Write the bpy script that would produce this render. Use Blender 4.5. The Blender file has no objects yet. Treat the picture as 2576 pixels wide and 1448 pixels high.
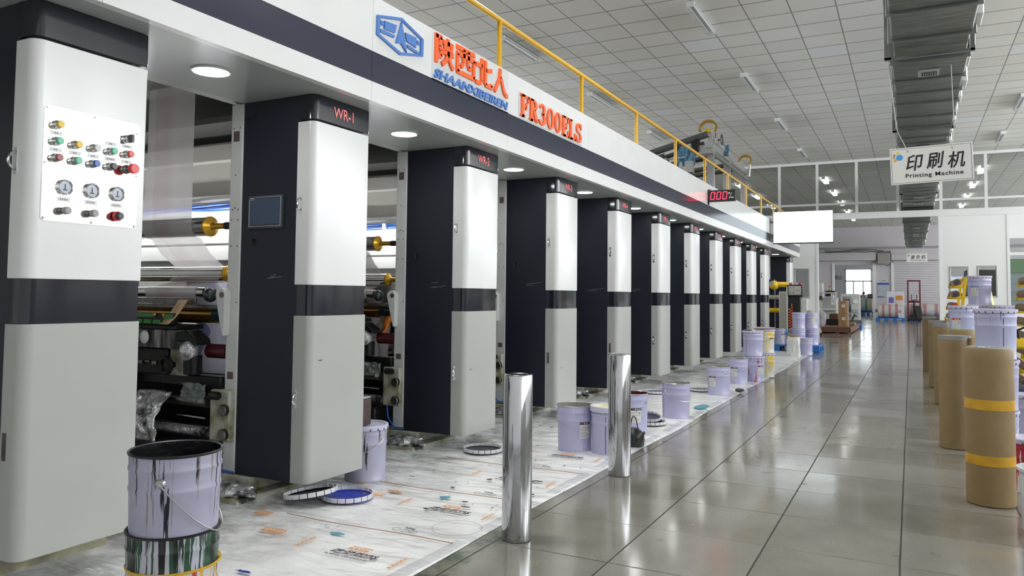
import bpy, bmesh, math, random
from mathutils import Vector, Matrix
random.seed(7)
S = bpy.context.scene
COL = S.collection
pi = math.pi

# ---------------------------------------------------------------- camera
FPX, YAW, PIT, ROL, CY, CAMH = 1922.668, 0.48109, 0.04795, 0.01045, 647.013, 1.25
Fv = Vector((-math.sin(YAW)*math.cos(PIT), math.cos(YAW)*math.cos(PIT), math.sin(PIT)))
R0 = Vector((math.cos(YAW), math.sin(YAW), 0)); U0 = R0.cross(Fv)
Rv = math.cos(ROL)*R0 + math.sin(ROL)*U0; Uv = -math.sin(ROL)*R0 + math.cos(ROL)*U0
cd = bpy.data.cameras.new('camera'); cam = bpy.data.objects.new('camera', cd); COL.objects.link(cam)
cam.matrix_world = Matrix(((Rv.x, Uv.x, -Fv.x, 0), (Rv.y, Uv.y, -Fv.y, 0), (Rv.z, Uv.z, -Fv.z, CAMH), (0, 0, 0, 1)))
cd.sensor_fit = 'HORIZONTAL'; cd.sensor_width = 36.0; cd.lens = 36.0*FPX/2576.0
cd.shift_y = -(724-CY)/2576.0; cd.clip_start = 0.05; cd.clip_end = 200
S.camera = cam

# ---------------------------------------------------------------- light
W = bpy.data.worlds.new('world'); S.world = W; W.use_nodes = True
W.node_tree.nodes['Background'].inputs[0].default_value = (0.93, 0.97, 1.0, 1)
W.node_tree.nodes['Background'].inputs[1].default_value = 5.0
def area(name, loc, target, sx, sy, power, col=(1, 1, 1), spread=180):
    l = bpy.data.lights.new(name, 'AREA'); l.shape = 'RECTANGLE'; l.size = sx; l.size_y = sy
    l.energy = power; l.color = col; l.spread = math.radians(spread)
    o = bpy.data.objects.new(name, l); COL.objects.link(o); o.location = loc
    o.rotation_euler = (Vector(target)-Vector(loc)).to_track_quat('-Z', 'Y').to_euler()
    return o
# daylight through the high windows of the right-hand wall, plus an added lower fill band
for k in range(1, 7):
    area('window_and_fill_light', (8.9, 1.5+4.4*k, 4.4), (0, 1.5+4.4*k, 4.0), 3.4, 1.5, 150, (0.95, 0.98, 1.0))
    area('window_and_fill_light', (8.9, 1.5+4.4*k, 2.1), (0, 1.5+4.4*k, 2.1), 3.4, 2.2, 12, (0.97, 0.98, 1.0))
# added soft fill light from behind the camera
area('window_and_fill_light', (-2.0, -4.0, 2.7), (-2.0, 12, 2.7), 20, 4.6, 85, (0.97, 0.98, 1.0))
# added overhead light, unseen above the frame, to brighten the near floor sheet
for y in (3.15, 7.25): area('sheet_fill_light', (-2.74, y, 5.34), (-2.74, y, 0), 1.2, 0.16, 85, (1.0, 0.99, 0.96))
# added fill light behind the machine, to lift the ceiling
area('window_and_fill_light', (-12.6, 18, 4.25), (0, 18, 4.4), 26, 2.2, 950, (0.97, 0.98, 1.0))
# added fill light to brighten the far hall
area('window_and_fill_light', (8.9, 37, 3.4), (0, 37, 2.6), 20, 3.0, 720, (0.97, 0.97, 1.0))
# added side fill light to brighten the end room
area('window_and_fill_light', (8.9, 58, 2.8), (0, 58, 2.4), 12, 3.0, 420, (0.97, 0.98, 1.0))
S.cycles.max_bounces = 8; S.cycles.diffuse_bounces = 4; S.cycles.glossy_bounces = 4; S.cycles.transmission_bounces = 4; S.cycles.transparent_max_bounces = 8
S.view_settings.view_transform = 'Standard'; S.view_settings.look = 'None'
S.view_settings.exposure = 0.06; S.view_settings.gamma = 1.0
S.view_settings.use_curve_mapping = False

# ---------------------------------------------------------------- helpers
MATS = {}
def mat(name, col, rough=0.5, metal=0.0, coat=0.0, emit=0.0, bump=0.0, bscale=30.0, var=0.0, vscale=4.0, spec=0.5, alpha=1.0, aniso=None):
    if name in MATS: return MATS[name]
    m = bpy.data.materials.new(name); m.use_nodes = True; nt = m.node_tree; b = nt.nodes['Principled BSDF']
    b.inputs['Base Color'].default_value = (*col, 1); b.inputs['Roughness'].default_value = rough
    b.inputs['Metallic'].default_value = metal; b.inputs['Coat Weight'].default_value = coat
    b.inputs['Coat Roughness'].default_value = 0.06; b.inputs['Specular IOR Level'].default_value = spec
    b.inputs['Alpha'].default_value = alpha
    if emit > 0:
        b.inputs['Emission Color'].default_value = (*col, 1); b.inputs['Emission Strength'].default_value = emit
    if var > 0 or bump > 0:
        tc = nt.nodes.new('ShaderNodeTexCoord')
    if var > 0:
        n = nt.nodes.new('ShaderNodeTexNoise'); n.inputs['Scale'].default_value = vscale; n.inputs['Detail'].default_value = 6
        nt.links.new(tc.outputs['Object'], n.inputs['Vector'])
        r = nt.nodes.new('ShaderNodeValToRGB'); r.color_ramp.elements[0].position = 0.3; r.color_ramp.elements[1].position = 0.7
        r.color_ramp.elements[0].color = (*[c*(1-var) for c in col], 1); r.color_ramp.elements[1].color = (*[min(1, c*(1+var*0.5)) for c in col], 1)
        nt.links.new(n.outputs['Fac'], r.inputs['Fac']); nt.links.new(r.outputs['Color'], b.inputs['Base Color'])
    if bump > 0:
        n2 = nt.nodes.new('ShaderNodeTexNoise'); n2.inputs['Scale'].default_value = bscale; n2.inputs['Detail'].default_value = 4
        nt.links.new(tc.outputs['Object'], n2.inputs['Vector'])
        bp = nt.nodes.new('ShaderNodeBump'); bp.inputs['Strength'].default_value = bump; bp.inputs['Distance'].default_value = 0.01
        nt.links.new(n2.outputs['Fac'], bp.inputs['Height']); nt.links.new(bp.outputs['Normal'], b.inputs['Normal'])
    MATS[name] = m
    return m

class NT:
    """small wrapper for node trees"""
    def __init__(s, name):
        s.m = bpy.data.materials.new(name); s.m.use_nodes = True; s.t = s.m.node_tree; s.b = s.t.nodes['Principled BSDF']; MATS[name] = s.m
    def n(s, typ, **kw):
        nd = s.t.nodes.new('ShaderNode'+typ)
        for k, v in kw.items(): setattr(nd, k, v)
        return nd
    def l(s, a, b): s.t.links.new(a, b)
    def val(s, x, sock):
        if isinstance(x, (int, float)): sock.default_value = x
        elif isinstance(x, tuple): sock.default_value = x if len(x) == len(sock.default_value) else (*x, 1)
        else: s.l(x, sock)
    def math(s, op, a, b=0.0, clamp=False):
        nd = s.n('Math', operation=op); nd.use_clamp = clamp; s.val(a, nd.inputs[0]); s.val(b, nd.inputs[1]); return nd.outputs[0]
    def mix(s, f, a, b):
        nd = s.n('MixRGB'); s.val(f, nd.inputs[0]); s.val(a, nd.inputs[1]); s.val(b, nd.inputs[2]); return nd.outputs[0]
    def noise(s, vec, scale, detail=4, rough=0.5):
        nd = s.n('TexNoise'); nd.inputs['Scale'].default_value = scale; nd.inputs['Detail'].default_value = detail
        nd.inputs['Roughness'].default_value = rough
        if vec is not None: s.l(vec, nd.inputs['Vector'])
        return nd.outputs['Fac']
    def ramp(s, f, p0, p1, c0=(0, 0, 0), c1=(1, 1, 1)):
        nd = s.n('ValToRGB'); e = nd.color_ramp.elements; e[0].position = p0; e[1].position = p1; e[0].color = (*c0, 1); e[1].color = (*c1, 1)
        s.l(f, nd.inputs[0]); return nd.outputs[0]
    def coord(s, which='Object', scale=None):
        tc = s.n('TexCoord'); o = tc.outputs[which]
        if scale:
            mp = s.n('Mapping'); mp.inputs['Scale'].default_value = scale; s.l(o, mp.inputs['Vector']); o = mp.outputs[0]
        return o
    def world(s, scale=None):
        g = s.n('NewGeometry'); o = g.outputs['Position']
        if scale:
            mp = s.n('Mapping'); mp.inputs['Scale'].default_value = scale; s.l(o, mp.inputs['Vector']); o = mp.outputs[0]
        return o
    def xyz(s, vec):
        nd = s.n('SeparateXYZ'); s.l(vec, nd.inputs[0]); return nd.outputs
    def bump(s, h, strength, dist=0.01):
        bp = s.n('Bump'); bp.inputs['Strength'].default_value = strength; bp.inputs['Distance'].default_value = dist
        s.l(h, bp.inputs['Height']); s.l(bp.outputs[0], s.b.inputs['Normal'])

class MB:
    """collects shapes, builds ONE mesh object"""
    def __init__(s): s.v = []; s.f = []; s.mi = []; s.cur = 0
    def add(s, vs, fs):
        o = len(s.v); s.v += [tuple(p) for p in vs]
        for f in fs: s.f.append(tuple(o+i for i in f)); s.mi.append(s.cur)
        return s
    def box(s, x0, x1, y0, y1, z0, z1, M=None):
        p = [Vector(c) for c in ((x0, y0, z0), (x1, y0, z0), (x1, y1, z0), (x0, y1, z0), (x0, y0, z1), (x1, y0, z1), (x1, y1, z1), (x0, y1, z1))]
        if M: p = [M @ q for q in p]
        return s.add(p, [(0, 3, 2, 1), (4, 5, 6, 7), (0, 1, 5, 4), (1, 2, 6, 5), (2, 3, 7, 6), (3, 0, 4, 7)])
    def cyl(s, p0, p1, r0, r1=None, n=24, caps=True):
        p0 = Vector(p0); p1 = Vector(p1); r1 = r0 if r1 is None else r1; d = (p1-p0).normalized()
        a = d.orthogonal().normalized(); b = d.cross(a)
        vs = [p0+(a*math.cos(2*pi*i/n)+b*math.sin(2*pi*i/n))*r0 for i in range(n)]+[p1+(a*math.cos(2*pi*i/n)+b*math.sin(2*pi*i/n))*r1 for i in range(n)]
        fs = [(i, (i+1) % n, n+(i+1) % n, n+i) for i in range(n)]
        if caps: fs += [tuple(range(n-1, -1, -1)), tuple(range(n, 2*n))]
        return s.add(vs, fs)
    def lathe(s, prof, c=(0, 0, 0), n=32, axis='z', closed=False):
        """prof: list of (r, h)"""
        c = Vector(c); vs = []; fs = []
        for r, h in prof:
            for i in range(n):
                a = 2*pi*i/n; x, y = r*math.cos(a), r*math.sin(a)
                vs.append(c+(Vector((x, y, h)) if axis == 'z' else Vector((h, x, y)) if axis == 'x' else Vector((y, h, x))))
        m = len(prof)
        for k in range(m-1 if not closed else m):
            k2 = (k+1) % m
            for i in range(n): fs.append((k*n+i, k*n+(i+1) % n, k2*n+(i+1) % n, k2*n+i))
        return s.add(vs, fs)
    def tube(s, pts, r, n=8, caps=True):
        pts = [Vector(p) for p in pts]; rs = r if isinstance(r, (list, tuple)) else [r]*len(pts)
        vs = []; fs = []; a = None
        for i, p in enumerate(pts):
            d = (pts[min(i+1, len(pts)-1)]-pts[max(i-1, 0)])
            d = d.normalized() if d.length > 1e-9 else Vector((0, 0, 1))
            if a is None: a = d.orthogonal().normalized()
            else:
                a = a-d*a.dot(d); a = a.normalized() if a.length > 1e-6 else d.orthogonal().normalized()
            b = d.cross(a)
            vs += [p+(a*math.cos(2*pi*k/n)+b*math.sin(2*pi*k/n))*rs[i] for k in range(n)]
        for i in range(len(pts)-1):
            for k in range(n): fs.append((i*n+k, i*n+(k+1) % n, (i+1)*n+(k+1) % n, (i+1)*n+k))
        if caps: fs += [tuple(range(n-1, -1, -1)), tuple(range((len(pts)-1)*n, len(pts)*n))]
        return s.add(vs, fs)
    def prism(s, poly, h0, h1, M):
        """poly 2d outline extruded along local z from h0 to h1, M places it"""
        n = len(poly)
        vs = [M @ Vector((x, y, h0)) for x, y in poly]+[M @ Vector((x, y, h1)) for x, y in poly]
        fs = [(i, (i+1) % n, n+(i+1) % n, n+i) for i in range(n)]+[tuple(range(n-1, -1, -1)), tuple(range(n, 2*n))]
        return s.add(vs, fs)
    def ball(s, c, r, n=16, m=10, sc=(1, 1, 1)):
        c = Vector(c); vs = [c+Vector((0, 0, r*sc[2]))]; fs = []
        for j in range(1, m):
            t = pi*j/m
            for i in range(n):
                a = 2*pi*i/n; vs.append(c+Vector((r*sc[0]*math.sin(t)*math.cos(a), r*sc[1]*math.sin(t)*math.sin(a), r*sc[2]*math.cos(t))))
        vs.append(c-Vector((0, 0, r*sc[2])))
        for i in range(n): fs.append((0, 1+i, 1+(i+1) % n))
        for j in range(m-2):
            for i in range(n): fs.append((1+j*n+i, 1+(j+1)*n+i, 1+(j+1)*n+(i+1) % n, 1+j*n+(i+1) % n))
        e = len(vs)-1
        for i in range(n): fs.append((e, 1+(m-2)*n+(i+1) % n, 1+(m-2)*n+i))
        return s.add(vs, fs)
    def quad(s, a, b, c, d): return s.add([a, b, c, d], [(0, 1, 2, 3)])
    def mesh(s, me, M):
        o = len(s.v); s.v += [tuple(M @ v.co) for v in me.vertices]
        for p in me.polygons: s.f.append(tuple(o+i for i in p.vertices)); s.mi.append(s.cur)
        return s
    def build(s, name, mats, parent=None, smooth=True, bevel=0.0, seg=2, angle=35, solid=0.0):
        off = Vector((0, 0, 0)); q = parent
        while q is not None: off += q.location; q = q.parent
        me = bpy.data.meshes.new(name); me.from_pydata([tuple(Vector(v)-off) for v in s.v], [], s.f)
        mats = mats if isinstance(mats, (list, tuple)) else [mats]
        for m in mats: me.materials.append(m)
        if len(mats) > 1: me.polygons.foreach_set('material_index', s.mi)
        me.validate(); bm = bmesh.new(); bm.from_mesh(me); bmesh.ops.recalc_face_normals(bm, faces=bm.faces); bm.to_mesh(me); bm.free()
        if smooth:
            me.polygons.foreach_set('use_smooth', [True]*len(me.polygons)); me.set_sharp_from_angle(angle=math.radians(angle))
        o = bpy.data.objects.new(name, me); COL.objects.link(o)
        if parent is not None: o.parent = parent
        if bevel > 0:
            md = o.modifiers.new('bevel', 'BEVEL'); md.width = bevel; md.segments = seg; md.limit_method = 'ANGLE'; md.angle_limit = math.radians(40)
        if solid: md = o.modifiers.new('solid', 'SOLIDIFY'); md.thickness = solid
        return o

def tag(o, label=None, cat=None, group=None, kind=None):
    if label: o['label'] = label
    if cat: o['category'] = cat
    if group: o['group'] = group
    if kind: o['kind'] = kind
    return o
def thing(name, label, cat, loc=(0, 0, 0), group=None):
    o = bpy.data.objects.new(name, None); COL.objects.link(o); o.location = loc; o.empty_display_size = 0.1
    return tag(o, label, cat, group)
def struct(name, mb, m, parent=None, **kw):
    o = mb.build(name, m, parent, **kw)
    if parent is None: o['kind'] = 'structure'
    return o
def dup(root, loc, rz=None, label=None, group=None):
    r = root.copy(); COL.objects.link(r); r.location = loc
    if rz is not None: r.rotation_euler = (0, 0, rz)
    if label: r['label'] = label
    if group: r['group'] = group
    def rec(src, dst):
        for ch in list(src.children):
            c = ch.copy(); COL.objects.link(c); c.parent = dst; rec(ch, c)
    rec(root, r)
    return r

_TC = {}
def text_mesh(txt, size=1.0, bold=0.0, shear=0.0, sx=1.0, extrude=0.0, space=1.0, align='LEFT'):
    key = (txt, size, bold, shear, sx, extrude, space, align)
    if key in _TC: return _TC[key]
    c = bpy.data.curves.new('txt', 'FONT'); c.body = txt; c.size = size; c.offset = bold; c.shear = shear
    c.extrude = extrude; c.space_character = space; c.align_x = align; c.resolution_u = 4
    o = bpy.data.objects.new('txt', c); COL.objects.link(o); bpy.context.view_layer.update()
    me = bpy.data.meshes.new_from_object(o.evaluated_get(bpy.context.evaluated_depsgraph_get()))
    bpy.data.objects.remove(o); bpy.data.curves.remove(c)
    me.transform(Matrix.Diagonal((sx, 1, 1, 1)))
    _TC[key] = me
    return me
def bounds(me):
    xs = [v.co.x for v in me.vertices]; ys = [v.co.y for v in me.vertices]
    return min(xs), max(xs), min(ys), max(ys)
def fit_text(mb, txt, O, right, up, w, h, depth=0.004, bold=0.0, shear=0.0, space=1.0):
    """text stretched to a w x h rectangle whose lower-left corner is O"""
    me = text_mesh(txt, 1.0, bold, shear, 1.0, 0.5, space)
    if not me.vertices: return
    x0, x1, y0, y1 = bounds(me)
    right = Vector(right).normalized(); up = Vector(up).normalized(); nrm = right.cross(up)
    M = Matrix.Translation(Vector(O)) @ Matrix((( *(right*(w/(x1-x0)))[:1], (up*(h/(y1-y0)))[0], (nrm*depth)[0], 0),
        ((right*(w/(x1-x0)))[1], (up*(h/(y1-y0)))[1], (nrm*depth)[1], 0), ((right*(w/(x1-x0)))[2], (up*(h/(y1-y0)))[2], (nrm*depth)[2], 0), (0, 0, 0, 1)))
    M = M @ Matrix.Translation((-x0, -y0, 0.5))
    mb.mesh(me, M)
def frame_M(O, right, up):
    r = Vector(right).normalized(); u = Vector(up).normalized(); n = r.cross(u)
    return Matrix.Translation(Vector(O)) @ Matrix(((r.x, u.x, n.x, 0), (r.y, u.y, n.y, 0), (r.z, u.z, n.z, 0), (0, 0, 0, 1)))
def stroke(mb, pts, w, h0, h1, M):
    """polyline drawn as flat strokes of width w"""
    for (x0, y0), (x1, y1) in zip(pts, pts[1:]):
        d = Vector((x1-x0, y1-y0)); d.normalize(); n = Vector((-d.y, d.x))*w/2; e = d*w*0.0
        a = Vector((x0, y0))-e; b = Vector((x1, y1))+e
        mb.prism([tuple(a-n), tuple(b-n), tuple(b+n), tuple(a+n)], h0, h1, M)

# ---------------------------------------------------------------- materials
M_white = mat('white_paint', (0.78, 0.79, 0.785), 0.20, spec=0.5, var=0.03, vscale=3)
M_door_dim = mat('door_paint_dimmed', (0.42, 0.43, 0.40), 0.28, spec=0.5, var=0.04, vscale=2)  # light grey paint; dimmer light on the lower doors is darkened into it
M_navy = mat('navy_paint', (0.014, 0.017, 0.030), 0.38, spec=0.35, var=0.12, vscale=5, bump=0.02, bscale=200)
M_navyg = mat('navy_gloss', (0.016, 0.018, 0.027), 0.10, spec=0.5)
M_gap = mat('black_gap', (0.006, 0.006, 0.008), 0.6)
M_soffit = mat('soffit_sheet', (0.42, 0.45, 0.44), 0.22, spec=0.5)
M_steel = mat('polished_steel', (0.72, 0.72, 0.72), 0.10, 1.0)
M_bright = mat('mirror_steel', (0.80, 0.80, 0.79), 0.06, 1.0)
M_chrome = mat('chrome', (0.46, 0.47, 0.49), 0.08, 1.0)
M_dsteel = mat('dark_steel', (0.20, 0.19, 0.18), 0.35, 1.0, var=0.3, vscale=20)
M_yellow = mat('yellow_paint', (0.72, 0.40, 0.012), 0.30, spec=0.5)
M_black = mat('black_plastic', (0.010, 0.010, 0.011), 0.35)
M_blackink = mat('black_ink', (0.008, 0.008, 0.010), 0.22, bump=0.4, bscale=25)
M_blue = mat('sign_blue', (0.07, 0.20, 0.55), 0.35)
M_orange = mat('sign_orange', (0.95, 0.13, 0.012), 0.35)
M_cream = mat('cream_paint', (0.56, 0.55, 0.46), 0.4, var=0.25, vscale=9)
M_post = mat('frame_white', (0.66, 0.68, 0.66), 0.32, var=0.06, vscale=8)
M_gold = mat('gold_anodised', (0.62, 0.34, 0.035), 0.25, 0.7)
M_red = mat('red_plastic', (0.62, 0.03, 0.03), 0.35)
M_redled = mat('red_led_text', (0.80, 0.16, 0.16), 0.4, emit=0.3)

# ---------------------------------------------------------------- room
f = NT('polished_floor')
wp = f.world(); x, y, z = f.xyz(wp)
def joint(sock, off, step, wid):
    q = f.math('ADD', sock, off); q = f.math('DIVIDE', q, step); q = f.math('FRACT', q); q = f.math('SUBTRACT', q, 0.5); q = f.math('ABSOLUTE', q)
    return f.math('GREATER_THAN', q, 0.5-wid/step/2)
wob = f.math('MULTIPLY', f.math('SUBTRACT', f.noise(wp, 3.0), 0.5), 0.006)
xw = f.math('ADD', x, wob); yw = f.math('ADD', y, wob)
jl = joint(xw, 0.062+100*0.607, 0.607, 0.009); jc = joint(yw, -4.06+100*0.617, 0.617, 0.010)
# which slab
ix = f.math('FLOOR', f.math('DIVIDE', f.math('ADD', x, 0.062+100*0.607), 0.607)); iy = f.math('FLOOR', f.math('DIVIDE', f.math('ADD', y, -4.06+100*0.617), 0.617))
cmb = f.n('CombineXYZ'); f.l(ix, cmb.inputs[0]); f.l(iy, cmb.inputs[1])
wn = f.n('TexWhiteNoise'); f.l(cmb.outputs[0], wn.inputs['Vector']); slab = wn.outputs['Value']
grain = f.noise(wp, 120, 3); mott = f.noise(wp, 1.7, 6, 0.62); patch = f.noise(wp, 5.0, 8, 0.7)
base = f.mix(f.ramp(mott, 0.3, 0.72), (0.140, 0.130, 0.100), (0.262, 0.248, 0.205))
base = f.mix(f.math('MULTIPLY', slab, 0.45), base, (0.34, 0.335, 0.315))
base = f.mix(f.math('MULTIPLY', f.ramp(grain, 0.42, 0.6), 0.18), base, (0.36, 0.35, 0.31))
worn = f.math('MULTIPLY', f.ramp(patch, 0.60, 0.68), f.ramp(f.noise(wp, 0.9, 2), 0.44, 0.54))
base = f.mix(f.math('MULTIPLY', worn, 0.6), base, (0.07, 0.068, 0.055))
gr = f.math('MULTIPLY', f.math('MULTIPLY', f.math('GREATER_THAN', x, -2.02), f.math('LESS_THAN', x, -1.84)), f.math('MULTIPLY', f.math('LESS_THAN', y, 3.7), f.ramp(f.noise(wp, 5, 6, 0.7), 0.40, 0.58)))
base = f.mix(f.math('MULTIPLY', gr, 0.75), base, (0.045, 0.085, 0.055))
jj = f.math('MAXIMUM', f.math('MULTIPLY', jl, 0.85), f.math('MULTIPLY', jc, f.math('ADD', f.math('MULTIPLY', f.ramp(f.noise(wp, 1.1, 3), 0.40, 0.60), 0.5), 0.25)))
base = f.mix(jj, base, (0.035, 0.03, 0.026))
f.l(base, f.b.inputs['Base Color'])
rg = f.math('ADD', f.math('MULTIPLY', f.noise(wp, 2.2, 5), 0.15), f.math('ADD', f.math('MULTIPLY', slab, 0.05), 0.02))
rg = f.math('ADD', rg, f.math('MULTIPLY', worn, 0.35)); rg = f.math('ADD', rg, f.math('MULTIPLY', jj, 0.4)); f.l(rg, f.b.inputs['Roughness'])
f.l(f.math('MULTIPLY', f.math('SUBTRACT', 1.0, f.math('MAXIMUM', jj, f.math('MULTIPLY', worn, 0.8))), 0.7), f.b.inputs['Specular IOR Level'])
f.bump(f.math('ADD', f.math('MULTIPLY', f.noise(wp, 7, 3), 0.5), f.math('MULTIPLY', jj, -1.0)), 0.03, 0.01)
M_floor = f.m
struct('floor', MB().box(-13, 9.5, -4.2, 68, -0.12, 0), M_floor, smooth=False)

f = NT('ceiling_tiles')
wp = f.world(); x, y, z = f.xyz(wp)
jl = joint(x, 2.74+100*0.612, 0.612, 0.018); jc = joint(y, 100*0.62, 0.62, 0.030)
ix = f.math('FLOOR', f.math('DIVIDE', f.math('ADD', x, 2.74+100*0.612), 0.612)); iy = f.math('FLOOR', f.math('DIVIDE', f.math('ADD', y, 100*0.62), 0.62))
cmb = f.n('CombineXYZ'); f.l(ix, cmb.inputs[0]); f.l(iy, cmb.inputs[1])
wn = f.n('TexWhiteNoise'); f.l(cmb.outputs[0], wn.inputs['Vector']); tv = wn.outputs['Value']
base = f.mix(tv, (0.80, 0.795, 0.75), (0.86, 0.855, 0.82))
base = f.mix(f.math('GREATER_THAN', tv, 0.965), base, (0.86, 0.87, 0.90))
base = f.mix(f.math('MULTIPLY', f.ramp(f.noise(wp, 0.5, 3), 0.4, 0.7), 0.18), base, (0.60, 0.59, 0.54))
base = f.mix(f.math('MAXIMUM', f.math('MULTIPLY', jl, 0.8), f.math('MULTIPLY', jc, 0.72)), base, (0.17, 0.17, 0.165))
f.l(base, f.b.inputs['Base Color']); f.b.inputs['Roughness'].default_value = 0.7
f.bump(f.math('ADD', f.math('MULTIPLY', f.noise(wp, 60, 2), 0.1), f.math('MULTIPLY', f.math('MAXIMUM', jl, jc), -1.0)), 0.25, 0.008)
ZC = 5.46
struct('ceiling', MB().box(-13, 9.5, -4.2, 50.2, ZC, ZC+0.12), f.m, smooth=False)
M_wall = mat('wall_plaster', (0.75, 0.75, 0.745), 0.6, var=0.04, vscale=1.5)
M_wallg = mat('far_wall_plaster', (0.55, 0.53, 0.55), 0.6, var=0.04, vscale=1.0)
struct('wall_left', MB().box(-13.15, -13, -4.2, 68, 0, ZC), M_wall, smooth=False)
struct('wall_rear', MB().box(-13, 9.5, -4.35, -4.2, 0, ZC), M_wall, smooth=False)
wr = MB().box(9.35, 9.5, -4.2, 68, 0, 2.9).box(9.35, 9.5, -4.2, 68, 5.2, ZC)
for k in range(17): wr.box(9.35, 9.5, -4.2+4.4*k-0.25+0.1, -4.2+4.4*k+0.35, 2.9, 5.2)
struct('wall_right', wr, M_wall, smooth=False)

# ---------------------------------------------------------------- cabinet columns
XF, Y1, DY, WC = -3.146, 3.979, 1.7771, 0.519
def round_plan(x0, x1, y0, y1, r, n=6):
    """plan outline with rounded corners on the x1 side"""
    pts = [(x0, y0), (x1-r, y0)]
    pts += [(x1-r+r*math.sin(pi/2*i/n), y0+r-r*math.cos(pi/2*i/n)) for i in range(1, n)]
    q = 0.010
    pts += [(x1, y0+r), (x1, y1-q)]
    pts += [(x1-q+q*math.cos(pi/2*i/n), y1-q+q*math.sin(pi/2*i/n)) for i in range(1, n)]
    pts += [(x1-q, y1), (x0, y1)]
    return pts
I4 = Matrix.Identity(4)
def column(yr, w=WC, zb=0.119, rr=0.045, text=None, label='', handles=(True, True), sdoor=0.131):
    """cabinet column, local origin = front face, far edge, floor"""
    t = thing('press_cabinet', label, 'machine cabinet', (XF, yr, 0), 'cabinet columns along the printing line')
    X, Y = XF, yr
    MB().box(X-0.588, X-sdoor+0.02, Y-w+0.004, Y-0.004, zb, 2.438).build('body', M_navy, t, bevel=0.006)
    pl = lambda d=0, rad=rr: [(X+a, Y+b) for a, b in round_plan(-sdoor, -d, -w+d, -d, rad)]
    lo = MB().prism(pl(), zb, 1.108, I4).build('lower_door', M_door_dim, t, bevel=0.004)
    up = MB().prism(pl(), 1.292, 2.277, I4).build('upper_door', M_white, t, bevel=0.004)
    tag(lo, 'lower door in light grey paint darkened for dimmer light'); tag(up, 'upper door in glossy white paint')
    MB().prism(pl(0.006), 1.108, 1.292, I4).build('middle_band', M_navyg, t, bevel=0.002)
    cp = MB().prism(pl(), 2.287, 2.438, I4).build('cap', M_navyg, t, bevel=0.003)
    if zb > 0.15: MB().box(X-0.56, X-0.36, Y-w-0.1, Y+0.12, 0.0, zb).build('plinth', mat('plinth_dirty', (0.33, 0.31, 0.20), 0.5, var=0.6, vscale=9), t)
    for d, zc, has in ((up, 1.775, handles[0]), (lo, 0.615, handles[1])):
        hx = X-0.095
        plate = MB().box(hx-0.011, hx+0.011, Y-w-0.004, Y-w+0.002, zc-0.055, zc+0.055)
        if has:
            plate.tube([(hx, Y-w-0.028*math.sin(pi*i/10)-0.003, zc-0.034*math.cos(pi*i/10)) for i in range(11)], 0.006, 8)
            plate.build('handle', M_steel, d)
        else:
            plate.build('latch_slot', M_dsteel, d)
    if text:
        mb = MB(); fit_text(mb, text, (X+0.001, yr-0.350, 2.328), (0, 1, 0), (0, 0, 1), 0.185, 0.066, 0.002, 0.0)
        mb.build('unit_number', M_redled, cp, smooth=False)
    return t
column0 = column(2.336, 0.523, 0.166, 0.05, None, 'nearest cabinet column with push buttons and gauges on a steel plate', (True, False), 0.128)
names = ['', 'WR-1 with a touch screen on its dark side', 'WR-2 behind the first chrome cylinder bollard', 'WR-3 standing behind two open lavender pails',
         'WR-4 seen behind the second chrome cylinder', 'WR-5 sixth from the camera', 'WR-6 seventh from the camera', 'WR-7 eighth from the camera',
         'WR-8 ninth from the camera', 'WR-9 tenth from the camera', 'WR-10 last of the row beside the yellow unwind arm']
columns = [column0]
for n in range(1, 11):
    columns.append(column(Y1+(n-1)*DY, text='WR-%d' % n, label='cabinet column marked '+names[n], handles=(True, n not in (3, 4))))
# control plate on the nearest column
pt = MB(); pt.prism([(1.862+a, b) for a, b in [(0.012, 1.53), (0.423, 1.53), (0.435, 1.542), (0.435, 1.998), (0.423, 2.01), (0.012, 2.01), (0, 1.998), (0, 1.542)]], 0, 0.003, frame_M((XF, 0, 0), (0, 1, 0), (0, 0, 1)))
plate = pt.build('control_plate', M_bright, column0)
tag(plate, 'mirror-polished steel control plate')
M_btn = {k: mat('button_'+k, c, 0.3) for k, c in dict(yellow=(0.80, 0.52, 0.02), green=(0.10, 0.52, 0.30), darkred=(0.30, 0.06, 0.06), red=(0.75, 0.05, 0.05), white=(0.6, 0.6, 0.6), blue=(0.03, 0.12, 0.45), black=(0.03, 0.03, 0.035), grey=(0.30, 0.30, 0.29)).items()}
BT = [(1.914, 1.933, 'yellow'), (1.914, 1.864, 'green'), (1.914, 1.795, 'darkred'), (1.996, 1.863, 'yellow'), (1.996, 1.795, 'green'), (2.078, 1.863, 'white'),
      (2.078, 1.795, 'blue'), (2.158, 1.863, 'green'), (2.158, 1.795, 'black'), (2.238, 1.863, 'red')]
for y, z, c in BT:
    mb = MB(); mb.lathe([(0.0, 0.003), (0.019, 0.003), (0.019, 0.010), (0.0155, 0.018), (0.0155, 0.03)], (XF, y, z), 20, 'x'); mb.cur = 1
    mb.lathe([(0.0155, 0.026), (0.0155, 0.036), (0.013, 0.039), (0.0, 0.039)], (XF, y, z), 20, 'x')
    tag(mb.build('push_button', [M_steel, M_btn[c]], plate), c.replace('dark', 'dark ')+' push button')
mb = MB(); mb.lathe([(0, 0.003), (0.019, 0.003), (0.019, 0.012), (0.015, 0.024), (0, 0.024)], (XF, 2.238, 1.933), 20, 'x'); mb.cur = 1
mb.box(XF+0.02, XF+0.045, 2.232, 2.244, 1.915, 1.951); mb.build('selector_switch', [M_steel, M_black], plate)
mb = MB(); mb.lathe([(0, 0.003), (0.021, 0.003), (0.02, 0.012), (0.013, 0.016), (0.013, 0.05)], (XF, 2.238, 1.795), 20, 'x'); mb.cur = 1
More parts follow.
